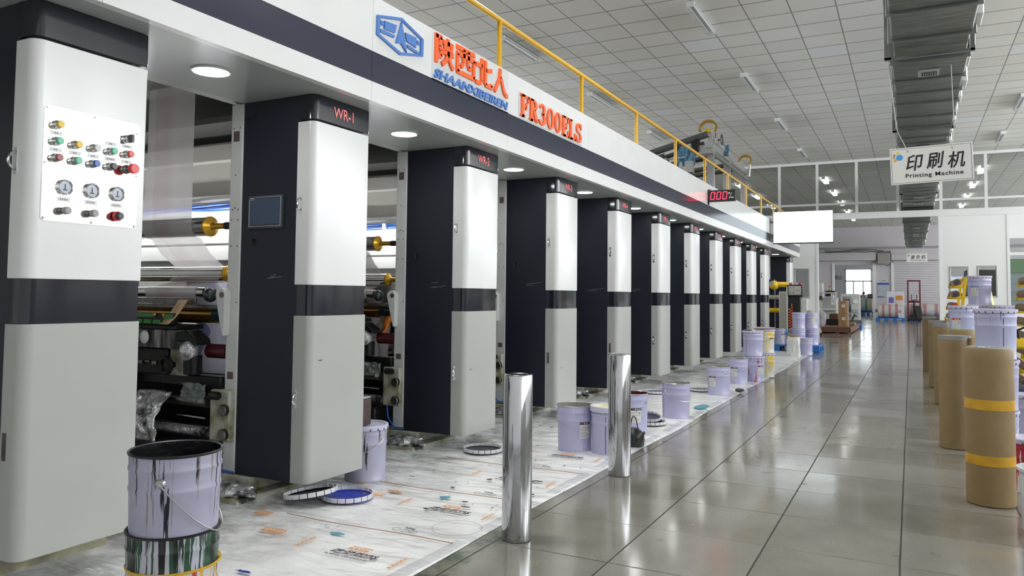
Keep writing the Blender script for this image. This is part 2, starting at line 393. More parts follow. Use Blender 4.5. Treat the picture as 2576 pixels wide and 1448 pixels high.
mb.lathe([(0.013, 0.044), (0.023, 0.046), (0.023, 0.062), (0.02, 0.066), (0, 0.066)], (XF, 2.238, 1.795), 24, 'x'); mb.build('emergency_stop', [M_dsteel, M_btn['red']], plate)
M_dial = mat('gauge_dial', (0.42, 0.46, 0.55), 0.25)
for y in (1.956, 2.075, 2.195):
    mb = MB(); mb.lathe([(0.033, 0.003), (0.033, 0.014), (0.030, 0.017), (0.0275, 0.015), (0.0275, 0.010)], (XF, y, 1.677), 28, 'x'); mb.cur = 1
    mb.lathe([(0.0275, 0.010), (0.0, 0.0101)], (XF, y, 1.677), 28, 'x'); mb.cur = 2
    mb.box(XF+0.0105, XF+0.012, y-0.0015, y+0.0015, 1.665, 1.690); mb.box(XF+0.0105, XF+0.0115, y-0.009, y+0.009, 1.664, 1.668)
    mb.build('pressure_gauge', [M_steel, M_dial, M_black], plate)
for i, y in enumerate((1.952, 2.073, 2.192)):
    mb = MB(); mb.lathe([(0, 0.003), (0.014, 0.003), (0.014, 0.012), (0.009, 0.013), (0.009, 0.02)], (XF, y, 1.578), 20, 'x'); mb.cur = 1
    mb.lathe([(0.009, 0.018), (0.016, 0.02), (0.016, 0.042), (0.013, 0.046), (0, 0.046)], (XF, y, 1.578), 20, 'x')
    if i == 2: mb.cur = 2; mb.lathe([(0.017, 0.01), (0.022, 0.012), (0.022, 0.022), (0.016, 0.024)], (XF, y, 1.578), 20, 'x')
    mb.build('pressure_regulator', [M_dsteel, M_btn['black' if i == 2 else 'grey'], M_red], plate)
M_lw = mat('label_white', (0.75, 0.75, 0.74), 0.4); M_li = mat('label_ink', (0.25, 0.25, 0.25), 0.5)
for y, z, w, hh, nn in [(1.914, 1.899, .027, .009, 2), (1.914, 1.829, .027, .009, 2), (1.996, 1.829, .027, .009, 2), (2.078, 1.829, .027, .009, 2), (2.158, 1.829, .027, .009, 4), (2.158, 1.897, .027, .009, 2), (2.238, 1.829, .027, .009, 2), (2.238, 1.899, .027, .009, 3), (1.956, 1.6265, .028, .0095, 4), (2.075, 1.6265, .028, .0095, 4), (2.195, 1.6265, .028, .0095, 4)]:
    lb = MB(); lb.box(XF+0.003, XF+0.0036, y-w, y+w, z-hh, z+hh); lb.cur = 1
    for k in range(nn): lb.box(XF+0.0036, XF+0.0039, y-0.0045*nn+k*0.009+0.001, y-0.0045*nn+k*0.009+0.007, z-0.0035, z+0.0035)
    lb.build('engraved_label', [M_lw, M_li], plate, smooth=False)
for y, z in [(1.872, 1.999), (2.08, 1.999), (2.287, 1.965), (1.870, 1.77), (2.289, 1.77), (1.872, 1.542), (2.08, 1.54), (2.285, 1.54)]:
    MB().lathe([(0, 0.006), (0.003, 0.006), (0.0045, 0.003)], (XF, y, z), 12, 'x').build('screw', M_dsteel, plate)
# touch screen on WR-1
c1 = columns[1]; yl = Y1-WC
ts = MB().box(-3.660, -3.378, yl-0.012, yl+0.01, 1.637, 1.842).build('touch_screen', mat('bezel_grey', (0.055, 0.062, 0.075), 0.4), c1, bevel=0.003)
MB().box(-3.642, -3.396, yl-0.0145, yl-0.011, 1.662, 1.822).build('display_glass', mat('display_off', (0.030, 0.055, 0.115), 0.16), ts)
lb = MB(); g = yl-0.016
for a in ((-3.650, -3.6475, 1.652, 1.815), (-3.3905, -3.388, 1.652, 1.830), (-3.650, -3.388, 1.650, 1.6525), (-3.595, -3.388, 1.829, 1.8315), (-3.650, -3.605, 1.815, 1.8175)): lb.box(a[0], a[1], g, g+0.004, a[2], a[3])
for k in range(6): lb.box(-3.640+0.0055*k, -3.636+0.0055*k, g, g+0.004, 1.822, 1.829)
lb.build('screen_outline', mat('line_grey', (0.45, 0.5, 0.5), 0.5), ts, smooth=False)
for n in (1, 2, 3, 4):
    yy = Y1-WC+(n-1)*DY
    MB().box(-3.645, -3.615, yy-0.018, yy, 1.565, 1.577).cyl((-3.63, yy-0.012, 1.535), (-3.63, yy-0.012, 1.565), 0.006).build('hook', M_black, columns[n])
    MB().cyl((-3.69, yy-0.004, 2.335), (-3.69, yy+0.004, 2.335), 0.008).build('cable_hole', M_gap, columns[n])
    MB().cyl((-3.64, yy-0.004, 2.34), (-3.64, yy+0.004, 2.34), 0.008).build('cable_hole', M_gap, columns[n])

M_scuff = mat('scuff_grey', (0.30, 0.31, 0.33), 0.6); M_scuffd = mat('scuff_dark', (0.06, 0.06, 0.055), 0.6)
rs = random.Random(11)
for n in range(1, 6):
    yy = Y1-WC+(n-1)*DY
    for k in range(3):
        x0 = -3.52+rs.uniform(-0.05, 0.10); z0 = 1.31+rs.uniform(-0.02, 0.05); L = rs.uniform(0.04, 0.13); dz = rs.uniform(0.004, 0.018)
        MB().prism([(x0, z0), (x0+L, z0+dz), (x0+L, z0+dz+0.0025), (x0, z0+0.002)], 0.0, 0.0012, Matrix(((1, 0, 0, 0), (0, 0, -1, yy+0.0042), (0, 1, 0, 0), (0, 0, 0, 1)))).build('scratch_mark', M_scuff, columns[n], smooth=False)
    y0 = yy+rs.uniform(0.06, 0.16); z0 = rs.uniform(0.38, 0.95)
    MB().prism([(y0, z0), (y0+0.03, z0+0.004), (y0+0.05, z0), (y0+0.03, z0-0.004)], 0.0, 0.0008, frame_M((XF, 0, 0), (0, 1, 0), (0, 0, 1))).build('scuff_mark', M_scuffd, columns[n], smooth=False)

# ---------------------------------------------------------------- canopy
XS = -2.956; YA, YB = -0.8, 24.4
can = thing('machine_canopy', 'long white canopy with a dark stripe running above all cabinet columns', 'machine canopy', (XS, YA, 2.44))
seams = [YA, 0.19, 1.97, 3.755, 5.552, 7.356, 9.16, 10.95, 12.755, 14.55, 16.35, 18.15, 19.95, 21.75, YB]
for nm, z0, z1, m in (('lower_fascia', 2.440, 2.563, M_white), ('dark_stripe', 2.564, 2.753, mat('stripe_navy', (0.050, 0.054, 0.078), 0.14, spec=0.5)), ('upper_fascia', 2.754, 3.105, M_white)):
    mb = MB(); d = 0.0 if nm != 'dark_stripe' else 0.002
    for a, b in zip(seams, seams[1:]): mb.box(XS-0.05, XS-d, a+0.0015, b-0.0015, z0, z1)
    mb.build(nm, m, can, smooth=False)
MB().box(XS-0.052, XS-0.012, YA, YB, 2.445, 3.10).build('seam_backing', mat('seam_grey', (0.3, 0.3, 0.31), 0.5), can, smooth=False)
sf = MB(); cuts = [YA]+[Y1-WC+(n-1)*DY for n in range(0, 12)]+[YB]
for a, b in zip(cuts, cuts[1:]): sf.box(-3.745, XS-0.05, a+0.001, b-0.001, 2.440, 2.47)
sf.build('soffit', M_soffit, can, smooth=False)
MB().box(-3.86, -3.75, YA, YB, 2.452, 2.50).build('soffit_edge', mat('edge_grey', (0.36, 0.37, 0.36), 0.4), can, smooth=False)
MB().box(-6.3, XS-0.03, YA, YB, 3.06, 3.10).build('walkway_deck', mat('deck_grey', (0.16, 0.16, 0.155), 0.55, var=0.2, vscale=3), can, smooth=False)
MB().box(-6.3, -3.86, YA, YB, 2.62, 2.66).build('underside', mat('underside_grey', (0.12, 0.12, 0.12), 0.5), can, smooth=False)

# downlights
M_led = mat('led_diffuser', (1.0, 1.0, 0.98), 0.4, emit=38.0)
LED = [2.86+DY*k for k in range(-1, 11)]+[22.3]
led = None
ords = ['out of frame beside the nearest column', 'between the button column and WR-1', 'between WR-1 and WR-2', 'between WR-2 and WR-3', 'between WR-3 and WR-4', 'between WR-4 and WR-5', 'between WR-5 and WR-6', 'between WR-6 and WR-7', 'between WR-7 and WR-8', 'between WR-8 and WR-9', 'between WR-9 and WR-10', 'just past WR-10', 'last one over the yellow unwind arm']
for k, y in enumerate(LED):
    if k == 0: continue
    lab = 'round white downlight glowing in the canopy soffit '+ords[k]
    if led is None:
        led = thing('downlight', lab, 'ceiling light', (-3.34, y, 2.44), 'downlights in the canopy soffit')
        MB().lathe([(0.105, 0.0), (0.105, -0.008), (0.098, -0.011), (0.092, -0.009)], (-3.34, y, 2.44), 32).build('trim_ring', M_white, led)
        MB().lathe([(0.092, -0.009), (0.06, -0.012), (0.0, -0.013)], (-3.34, y, 2.44), 32).build('diffuser', M_led, led)
    else: dup(led, (-3.34, y, 2.44), label=lab)

# yellow guard rail on the canopy
rail = thing('guard_rail', 'yellow tubular guard rail along the top of the canopy', 'railing', (XS-0.04, 5.465, 3.105))
MB().tube([(XS-0.035, -0.5, 3.515), (XS-0.035, 24.2, 3.515)], 0.022, 12).build('top_rail', M_yellow, rail)
for k in range(-3, 11):
    y = 5.465+DY*k
    MB().tube([(XS-0.035, y, 3.106), (XS-0.035, y, 3.515)], 0.021, 12).build('post', M_yellow, rail)

# ---------------------------------------------------------------- glazed partition across the hall
YP = 25.4
M_alu = mat('white_aluminium', (0.76, 0.77, 0.77), 0.35)
M_panel = mat('white_panel', (0.80, 0.80, 0.80), 0.45)
def glass(name, tint=(0.8, 0.82, 0.82), fac=0.12):
    f = NT(name); nt = f.t; out = nt.nodes['Material Output']
    tr = f.n('BsdfTransparent'); tr.inputs[0].default_value = (*tint, 1); gl = f.n('BsdfGlossy'); gl.inputs['Roughness'].default_value = 0.03
    mx = f.n('MixShader'); fr = f.n('Fresnel'); fr.inputs[0].default_value = 1.35
    f.l(f.math('MULTIPLY', fr.outputs[0], 0.7), mx.inputs[0]); f.l(tr.outputs[0], mx.inputs[1]); f.l(gl.outputs[0], mx.inputs[2]); f.l(mx.outputs[0], out.inputs[0])
    return f.m
M_glass = glass('clear_glass'); M_glass2 = glass('partition_glass', (0.72, 0.73, 0.72))
struct('trim_1', MB().box(-13, 9.35, YP-0.06, YP+0.06, 3.64, 3.835), M_alu, smooth=False)
struct('trim_2', MB().box(-13, 9.35, YP-0.03, YP+0.03, 5.38, ZC), M_alu, smooth=False)
struct('trim_3', MB().box(-13, 9.35, YP-0.03, YP+0.03, 4.09, 4.155), M_alu, smooth=False)
mx_ = [-12.6+1.125*k for k in range(20)]
mx_ = [-4.79+1.12*k for k in range(-7, 13)]
k = 4
for xm in mx_:
    struct('trim_%d' % k, MB().box(xm-0.04, xm+0.04, YP-0.035, YP+0.035, 3.835, 5.38), M_alu, smooth=False); k += 1
k = 1
for a, b in zip(mx_, mx_[1:]):
    if b < -7 or a > 5: continue
    g = struct('window_%d' % k, MB().box(a+0.04, b-0.04, YP-0.004, YP+0.004, 4.155, 5.38).box(a+0.04, b-0.04, YP-0.004, YP+0.004, 3.835, 4.09), M_glass2, smooth=False); k += 1
def wall_with_holes(name, x0, x1, z0, z1, holes, y, th, m):
    mb = MB(); xs = x0
    for (a, b, c, d) in holes:
        mb.box(xs, a, y-th, y+th, z0, z1); mb.box(a, b, y-th, y+th, z0, c); mb.box(a, b, y-th, y+th, d, z1); xs = b
    mb.box(xs, x1, y-th, y+th, z0, z1)
    return struct(name, mb, m, smooth=False)
wall_with_holes('wall_partition_left', -13, -2.55, 0, 3.64, [(-3.22, -2.815, 1.25, 2.115)], YP, 0.04, M_panel)
wall_with_holes('wall_partition_right', 0.75, 2.40, 0, 3.64, [(1.02, 1.44, 1.31, 2.145), (1.71, 2.13, 1.33, 2.16)], YP, 0.04, M_panel)
struct('trim_40', MB().box(-2.60, -2.53, YP-0.06, YP+0.06, 0, 3.64), M_alu, smooth=False)
struct('trim_41', MB().box(0.73, 0.78, YP-0.06, YP+0.06, 0, 3.64), M_alu, smooth=False)
struct('trim_42', MB().box(2.40, 2.47, YP-0.06, YP+0.06, 0, 3.64), M_alu, smooth=False)
struct('trim_43', MB().box(3.08, 3.14, YP-0.06, YP+0.06, 0, 3.64), M_alu, smooth=False)
M_wframe = mat('window_frame_alu', (0.45, 0.44, 0.41), 0.35, 0.4)
for k, (a, b, c, d) in enumerate([(-3.25, -2.785, 1.22, 2.145), (0.985, 1.475, 1.28, 2.18), (1.675, 2.165, 1.30, 2.195)]):
    mb = MB()
    w = 0.04
    for q in ((a, a+w, c, d), (b-w, b, c, d), (a+w, b-w, c, c+w), (a+w, b-w, d-w, d)): mb.box(q[0], q[1], YP-0.06, YP+0.05, q[2], q[3])
    wf = struct('window_%d' % (30+k), mb, M_wframe, bevel=0.006)
    MB().box(a+w, b-w, YP-0.005, YP+0.005, c+w, d-w).build('glass_pane', M_glass, wf, smooth=False)
# glazed part right of the panel
mb = MB()
for z0, z1 in ((0, 1.0), (2.48, 2.56), (2.95, 3.64)): mb.box(2.47, 9.35, YP-0.04, YP+0.04, z0, z1)
struct('wall_partition_glazed', mb, M_panel, smooth=False)
struct('window_40', MB().box(2.47, 9.3, YP-0.005, YP+0.005, 1.0, 2.48), M_glass, smooth=False)
struct('window_41', MB().box(2.47, 9.3, YP-0.005, YP+0.005, 2.56, 2.95), M_glass, smooth=False)

# ---------------------------------------------------------------- far hall
YF = 50.0
mb = MB(); mb.box(-13, -4.15, YF, YF+0.25, 0, ZC); mb.box(-4.15, -1.95, YF, YF+0.25, 3.2, ZC); mb.box(-1.95, 9.35, YF, YF+0.25, 0, ZC)
struct('wall_far', mb, M_wallg, smooth=False)
struct('trim_50', MB().box(-13, 9.35, YF-0.10, YF, 4.14, 4.26), mat('cable_tray', (0.30, 0.29, 0.29), 0.5), smooth=False)
struct('trim_51', MB().box(-5.0, -1.78, YF-0.45, YF, 3.45, 3.92), mat('shutter_box', (0.50, 0.50, 0.50), 0.5), bevel=0.02)
struct('trim_52', MB().box(-1.0, 1.6, YF-0.45, YF, 3.45, 3.80), MATS['shutter_box'], bevel=0.02)
for nm, x0, x1 in (('trim_53', -4.22, -4.10), ('trim_54', -2.0, -1.82), ('trim_55', -1.02, -0.86)):
    struct(nm, MB().box(x0, x1, YF-0.08, YF+0.27, 0, 3.3), M_alu, smooth=False)
# closed roller shutter
mb = MB()
for k in range(34): mb.box(-0.86, 1.6, YF-0.06, YF-0.02, 0.1*k, 0.1*k+0.088)
sh = struct('door_1', mb, mat('shutter_slats', (0.60, 0.58, 0.62), 0.45), bevel=0.012)
# end room behind the open shutter
struct('wall_end', MB().box(-13, -4.62, 66, 66.2, 0, ZC).box(-4.62, -2.70, 66, 66.2, 0, 1.42).box(-4.62, -2.70, 66, 66.2, 3.53, ZC).box(-2.70, 9.35, 66, 66.2, 0, ZC), mat('end_wall', (0.62, 0.64, 0.65), 0.6), smooth=False)
struct('ceiling_end', MB().box(-13, 9.35, 50.2, 66.2, 4.6, 4.7), M_wall, smooth=False)
mb = MB()
for q in ((-4.62, -4.54, 1.42, 3.53), (-2.78, -2.70, 1.42, 3.53), (-4.62, -2.70, 1.42, 1.50), (-4.62, -2.70, 3.45, 3.53), (-4.62, -2.70, 2.50, 2.60), (-4.06, -3.98, 1.42, 2.55), (-3.36, -3.28, 1.42, 2.55)):
    mb.box(q[0], q[1], 65.98, 66.1, q[2], q[3])
wd = struct('window_50', mb, M_alu, smooth=False)
MB().box(-4.54, -2.78, 66.03, 66.04, 1.5, 3.45).build('glass_pane', M_glass, wd, smooth=False)

# ---------------------------------------------------------------- ceiling lamps
M_tube = mat('unlit_tube', (0.80, 0.82, 0.82), 0.2)
M_cover = mat('lamp_housing', (0.50, 0.51, 0.50), 0.4)
M_litd = mat('lit_lamp', (1.0, 1.0, 1.0), 0.4, emit=5.0)
def acrylic():
    f = NT('lamp_acrylic'); out = f.t.nodes['Material Output']; tr = f.n('BsdfTransparent'); tr.inputs[0].default_value = (0.93, 0.94, 0.94, 1)
    mx = f.n('MixShader'); mx.inputs[0].default_value = 0.22; pb = f.b; pb.inputs['Base Color'].default_value = (0.75, 0.77, 0.77, 1); pb.inputs['Roughness'].default_value = 0.12
    f.l(tr.outputs[0], mx.inputs[1]); f.l(pb.outputs[0], mx.inputs[2]); f.l(mx.outputs[0], out.inputs[0]); return f.m
M_acr = acrylic()
def lamp_build(loc, lit, label, group):
    x, y, z = loc
    t = thing('ceiling_lamp', label, 'ceiling light', loc, group)
    MB().box(x-0.05, x+0.05, y-0.62, y+0.62, z-0.035, z-0.005).box(x-0.045, x-0.02, y-0.52, y-0.49, z-0.005, z).box(x-0.045, x-0.02, y+0.49, y+0.52, z-0.005, z).build('housing', M_cover, t, bevel=0.005)
    if lit:
        MB().box(x-0.085, x+0.085, y-0.62, y+0.62, z-0.095, z-0.036).build('diffuser', M_litd, t, bevel=0.02)
    else:
        for d in (-0.035, 0.035): MB().cyl((x+d, y-0.6, z-0.06), (x+d, y+0.6, z-0.06), 0.016, n=12).build('tube', M_tube, t)
        MB().box(x-0.075, x+0.075, y-0.65, y+0.65, z-0.105, z-0.037).build('acrylic_cover', M_acr, t, bevel=0.02)
    for d in (-0.66, 0.64): MB().box(x-0.06, x+0.06, y+d, y+d+0.02, z-0.09, z-0.01).build('end_cap', M_alu, t, bevel=0.004)
    return t
ords8 = ['nearest', 'second', 'third', 'fourth', 'fifth', 'sixth']
u0 = None
for xr, rn, ys in ((-2.74, 'row between guard rail and duct', (11.32, 15.22, 19.28, 23.4)), (-5.86, 'row behind the yellow guard rail', (11.43, 15.28, 19.35, 23.4)), (2.10, 'row right of the silver duct', (19.1, 23.1))):
    for j, y in enumerate(ys):
        lab = 'unlit twin-tube ceiling lamp, %s in the %s' % (ords8[j], rn)
        if u0 is None: u0 = lamp_build((xr, y, ZC), False, lab, 'unlit ceiling lamps'); 
        else: dup(u0, (xr, y, ZC), label=lab)
l0 = None
for xr, rn, ys in ((-2.67, 'row left of the duct behind the glass', (29.2, 32.8, 36.5, 40.3, 44.1)), (-5.65, 'row above the canopy end behind the glass', (29.5, 32.8, 36.7, 40.5)), (2.07, 'row right of the duct behind the glass', (28.7, 32.4, 35.9, 39.4, 43.2))):
    for j, y in enumerate(ys):
        lab = 'glowing white ceiling lamp, %s in the %s' % (ords8[j], rn)
        if l0 is None: l0 = lamp_build((xr, y, ZC), True, lab, 'lit ceiling lamps')
        else: dup(l0, (xr, y, ZC), label=lab)

for y, lab in ((3.15, 'added lit ceiling lamp, unseen above the name sign on the canopy'), (7.25, 'added lit ceiling lamp, unseen above the model sign on the canopy')): dup(l0, (-2.74, y, ZC), label=lab, group='added lamps above the canopy signs')  # fixtures added to go with the overhead sheet light
# ---------------------------------------------------------------- air duct
f = NT('duct_foil'); oc = f.coord(); st = f.coord(scale=(2.0, 14.0, 2.0))
f.l(f.mix(f.ramp(f.noise(st, 1.5, 5), 0.3, 0.7), (0.13, 0.145, 0.135), (0.30, 0.32, 0.305)), f.b.inputs['Base Color'])
f.b.inputs['Metallic'].default_value = 0.75; f.b.inputs['Roughness'].default_value = 0.34
f.bump(f.noise(st, 1.2, 3), 0.35, 0.03); M_duct = f.m
duct = thing('air_duct', 'long silver foil-wrapped air duct hung under the ceiling', 'air duct', (0.22, 6, 3.95))
rnd = random.Random(5); M_flange = mat('duct_flange', (0.24, 0.26, 0.25), 0.35, 0.8)
y = -1.5; db = MB(); vents = []
while y < 46:
    L = rnd.uniform(0.55, 0.95); g = rnd.uniform(-0.012, 0.018); zz = 3.96+rnd.uniform(-0.01, 0.015)
    db.box(-0.150-g, 0.590+g, y+0.015, y+L-0.015, zz, 4.62)
    MB().box(-0.185, 0.625, y-0.02, y+0.02, 3.93, 4.65).build('flange_rib', M_flange, duct, bevel=0.006)
    if rnd.random() < 0.4 and len(vents) < 12 and y > 14.5: vents.append(y+L/2)
    y += L
db.build('duct_body', M_duct, duct, bevel=0.02)
M_bfoil = mat('bright_foil', (0.80, 0.81, 0.80), 0.3, 0.4)
for k in range(60):
    yy = -1.2+0.78*k+rnd.uniform(-.2, .2); MB().box(0.60, 0.64+rnd.uniform(0, 0.03), yy-0.2, yy+0.2, 3.97+rnd.uniform(0, 0.1), 4.2+rnd.uniform(0, 0.3)).build('loose_foil_edge', M_bfoil, duct, bevel=0.01)
for vy in [10.27]+vents:
    mb = MB(); mb.box(0.11, 0.33, vy-0.12, vy+0.12, 3.925, 3.95); mb.cur = 1
    mb.box(0.135, 0.305, vy-0.085, vy+0.085, 3.920, 3.926); mb.cur = 0
    for k in range(7): mb.box(0.138+0.024*k, 0.146+0.024*k, vy-0.085, vy+0.085, 3.914, 3.922)
    mb.build('air_vent', [mat('vent_white', (0.5, 0.51, 0.5), 0.4), M_gap], duct, bevel=0.002)
for k in range(11):
    yy = 1.0+4.2*k
    MB().box(-0.23, -0.16, yy-0.02, yy+0.02, 3.9, ZC).box(0.60, 0.64, yy-0.02, yy+0.02, 3.9, ZC).box(-0.23, 0.64, yy-0.02, yy+0.02, 3.895, 3.925).build('hanger', M_duct, duct)

# ---------------------------------------------------------------- hanging signs
M_signw = mat('sign_white', (0.70, 0.70, 0.67), 0.4)
M_ink = mat('sign_ink', (0.012, 0.010, 0.016), 0.5)
dots = [((0.100, 0.318), 0.036, (0.05, 0.32, 0.75)), ((0.082, 0.372), 0.016, (0.80, 0.60, 0.03)), ((0.047, 0.350), 0.012, (0.75, 0.06, 0.06)), ((0.043, 0.325), 0.013, (0.30, 0.42, 0.06)), ((0.055, 0.288), 0.018, (0.85, 0.35, 0.03))]
def hang_sign(loc, rot, w, h, cn, en, label, m, top):
    t = thing('hanging_sign', label, 'sign', loc)
    o = Vector(loc)
    M = frame_M(o, (1, 0, 0), (0, 0, 1))
    def rbox(mb, x0, x1, z0, z1, d0, d1): mb.prism([(x0, z0), (x1, z0), (x1, z1), (x0, z1)], d0, d1, M)
    b = MB(); rbox(b, 0, w, 0, h, -0.012, 0); bd = b.build('board', m, t, bevel=0.003)
    b = MB(); e = 0.014; q = 0.003
    for a in ((e, w-e, e, e+q), (e, w-e, h-e-q, h-e), (e, e+q, e, h-e), (w-e-q, w-e, e, h-e)): rbox(b, *a, 0, 0.001)
    b.build('border_line', M_ink, bd, smooth=False)
    s = w/0.84; b = MB(); ms = []
    for i, ((cx, cz), r, c) in enumerate(dots):
        b.cur = i; ms.append(mat('dot_%d' % i, c, 0.4)); b.prism([(s*(cx+r*math.cos(2*pi*k/24)), s*(cz+r*math.sin(2*pi*k/24))) for k in range(24)], 0, 0.0015, M)
    b.build('dot_emblem', ms, bd, smooth=False)
    b = MB()
    for i, ch in enumerate(cn): fit_text(b, ch, o+Vector((s*(0.160+0.212*i), -0.0015, s*(0.145 if i != 1 else 0.155))), (1, 0, 0.05), (0.06, 0, 1), s*0.175, s*0.190, 0.0012, 0.014, 0.12)
    fit_text(b, en, o+Vector((s*0.155, -0.0015, s*0.058)), (1, 0, 0), (0, 0, 1), s*0.585, s*0.062, 0.0012, 0.018, 0, 1.15)
    b.build('lettering', M_ink, bd, smooth=False)
    for x in (0.19*s, w-0.20*s):
        MB().cyl(o+Vector((x, -0.004, h-0.05*s)), o+Vector((x, 0.014, h-0.05*s)), 0.007*s, n=12).build('eyelet', M_dsteel, t)
        MB().tube([o+Vector((x, 0.0, h-0.05*s)), o+Vector((x+(0.03 if x > w/2 else -0.10)*s, -0.02, h+0.2*s)), Vector((o.x+x+(0.03 if x > w/2 else -0.16)*s, o.y, top))], 0.004, 6).build('cord', mat('cord_white', (0.6, 0.6, 0.56), 0.7), t)
    t.rotation_euler = (0, rot, 0)
    return t
hang_sign((-0.190, 10.0, 2.575), -0.028, 0.84, 0.43, '印刷机', 'Printing Machine', 'white hanging sign reading Printing Machine below the silver duct', M_signw, 3.915)
hang_sign((-0.157, 39.0, 2.86), -0.01, 0.84, 0.42, '复合机', 'Compound Machine', 'small far hanging sign reading Compound Machine before the shutter', M_signw, 3.915)

# ---------------------------------------------------------------- signs on the canopy
FM = frame_M((XS, 0, 0), (0, 1, 0), (0, 0, 1))
em = thing('company_emblem', 'blue hexagon outline emblem with an arrow on the canopy', 'emblem', (XS, 4.04, 2.93))
mb = MB()
outer = [(3.784, 2.983), (4.048, 3.051), (4.298, 2.993), (4.292, 2.869), (4.038, 2.806), (3.784, 2.863)]
outer = [(3.786, 2.992), (4.046, 3.058), (4.300, 2.990), (4.296, 2.868), (4.036, 2.806), (3.784, 2.866)]
cx = sum(p[0] for p in outer)/6; cz = sum(p[1] for p in outer)/6
inner = [(cx+(a-cx)*0.885, cz+(b-cz)*0.84) for a, b in outer]
for i in range(6):
    j = (i+1) % 6; mb.prism([outer[i], outer[j], inner[j], inner[i]], 0.001, 0.012, FM)
mb.prism([(4.045, 3.030), (3.985, 2.870), (4.040, 2.885), (4.105, 2.842)], 0.001, 0.013, FM)
for pl in ([(3.862, 2.978), (3.990, 2.990), (3.978, 2.945), (3.972, 2.932), (3.862, 2.925)], [(3.822, 2.967), (3.852, 2.970), (3.852, 2.944), (3.822, 2.942)], [(3.822, 2.914), (3.970, 2.918), (3.965, 2.898), (3.822, 2.892)],
           [(4.086, 2.972), (4.212, 2.975), (4.212, 2.905), (4.105, 2.918)], [(4.222, 2.962), (4.256, 2.960), (4.256, 2.936), (4.222, 2.936)], [(4.110, 2.900), (4.255, 2.886), (4.255, 2.866), (4.116, 2.878)]):
    mb.prism(pl, 0.001, 0.012, FM)
mb.build('emblem_shape', M_blue, em, bevel=0.001)
b1 = thing('name_sign', 'white canopy sign with orange Chinese characters over slanted blue capitals', 'sign', (XS, 4.42, 2.752))
MB().box(XS, XS+0.006, 4.418, 5.547, 2.752, 3.102).build('backing_board', mat('acrylic_white', (0.70, 0.715, 0.71), 0.18), b1, bevel=0.002)
mb = MB(); T = 0.034
def glyph(y0, z0, w, h, strokes, t=T):
    for st in strokes: stroke(mb, [(y0+a*w, z0+b*h) for a, b in st], t, 0.006, 0.020, FM)
cw, ch_, zb_ = 0.235, 0.205, 2.874
# four heavy squared characters built stroke by stroke
glyph(4.438, zb_, cw, ch_, [[(0.07, 0.0), (0.07, 1.0)], [(0.0, 0.94), (0.36, 0.94)], [(0.32, 0.94), (0.22, 0.62), (0.33, 0.5), (0.33, 0.28), (0.15, 0.28)],
    [(0.42, 0.84), (1.0, 0.84)], [(0.38, 0.50), (1.02, 0.50)], [(0.52, 0.76), (0.58, 0.56)], [(0.92, 0.76), (0.86, 0.56)], [(0.71, 1.02), (0.71, 0.48), (0.60, 0.22), (0.38, 0.02)], [(0.71, 0.48), (0.84, 0.20), (1.02, 0.02)]])
glyph(4.722, zb_, cw+0.03, ch_, [[(0.0, 0.95), (1.0, 0.95)], [(0.06, 0.70), (0.06, 0.04)], [(0.0, 0.72), (1.0, 0.72)], [(0.95, 0.72), (0.95, 0.04)], [(0.02, 0.06), (0.98, 0.06)], [(0.38, 0.95), (0.38, 0.45), (0.24, 0.28)], [(0.63, 0.95), (0.63, 0.36), (0.80, 0.36)]])
glyph(5.005, zb_, cw+0.02, ch_, [[(0.36, 1.0), (0.36, 0.12), (0.22, 0.02), (0.0, 0.02)], [(0.0, 0.70), (0.36, 0.70)], [(0.58, 1.0), (0.58, 0.06), (1.0, 0.06)], [(0.58, 0.62), (0.98, 0.72)], [(0.96, 0.06), (0.96, 0.2)]])
glyph(5.292, zb_, cw, ch_, [[(0.46, 1.0), (0.40, 0.60), (0.05, 0.0)], [(0.46, 0.70), (0.78, 0.05), (1.0, 0.03)]])
mb.build('orange_characters', M_orange, b1, bevel=0.001)
mb = MB(); fit_text(mb, 'SHAANXIBEIREN', (XS+0.006, 4.430, 2.765), (0, 1, 0), (0, 0, 1), 1.106, 0.068, 0.012, 0.022, 0.22, 1.0)
mb.build('blue_capitals', M_blue, b1, smooth=False)
MB().box(XS, XS+0.012, 4.418, 5.55, 2.748, 2.753).build('bottom_ledge', M_navy, b1, smooth=False)
b2 = thing('model_sign', 'white canopy sign with orange serif letters and digits', 'sign', (XS, 5.75, 2.76))
MB().box(XS, XS+0.006, 5.752, 7.16, 2.762, 2.985).build('backing_board', MATS['acrylic_white'], b2, bevel=0.002)
mb = MB(); Z0, HH = 2.776, 0.195
def rect(y0, z0, y1, z1): mb.prism([(y0, z0), (y1, z0), (y1, z1), (y0, z1)], 0.006, 0.020, FM)
def ring(yc, zc, ry, rz, wy, wz, a0=0, a1=360, n=28):
    P = []
    for i in range(n):
        t0 = math.radians(a0+(a1-a0)*i/n); t1 = math.radians(a0+(a1-a0)*(i+1)/n)
        mb.prism([(yc+ry*math.cos(t0), zc+rz*math.sin(t0)), (yc+ry*math.cos(t1), zc+rz*math.sin(t1)), (yc+(ry-wy)*math.cos(t1), zc+(rz-wz)*math.sin(t1)), (yc+(ry-wy)*math.cos(t0), zc+(rz-wz)*math.sin(t0))], 0.006, 0.020, FM)
cell = 0.1705; y = 5.785; sw = 0.046; th = 0.018
def stem(y): rect(y, Z0, y+sw, Z0+HH); rect(y-0.018, Z0, y+sw+0.018, Z0+th); rect(y-0.018, Z0+HH-th, y+sw+0.01, Z0+HH)
def flush():
    global mb
    mb.build('orange_letter', M_orange, b2, smooth=False); mb = MB()
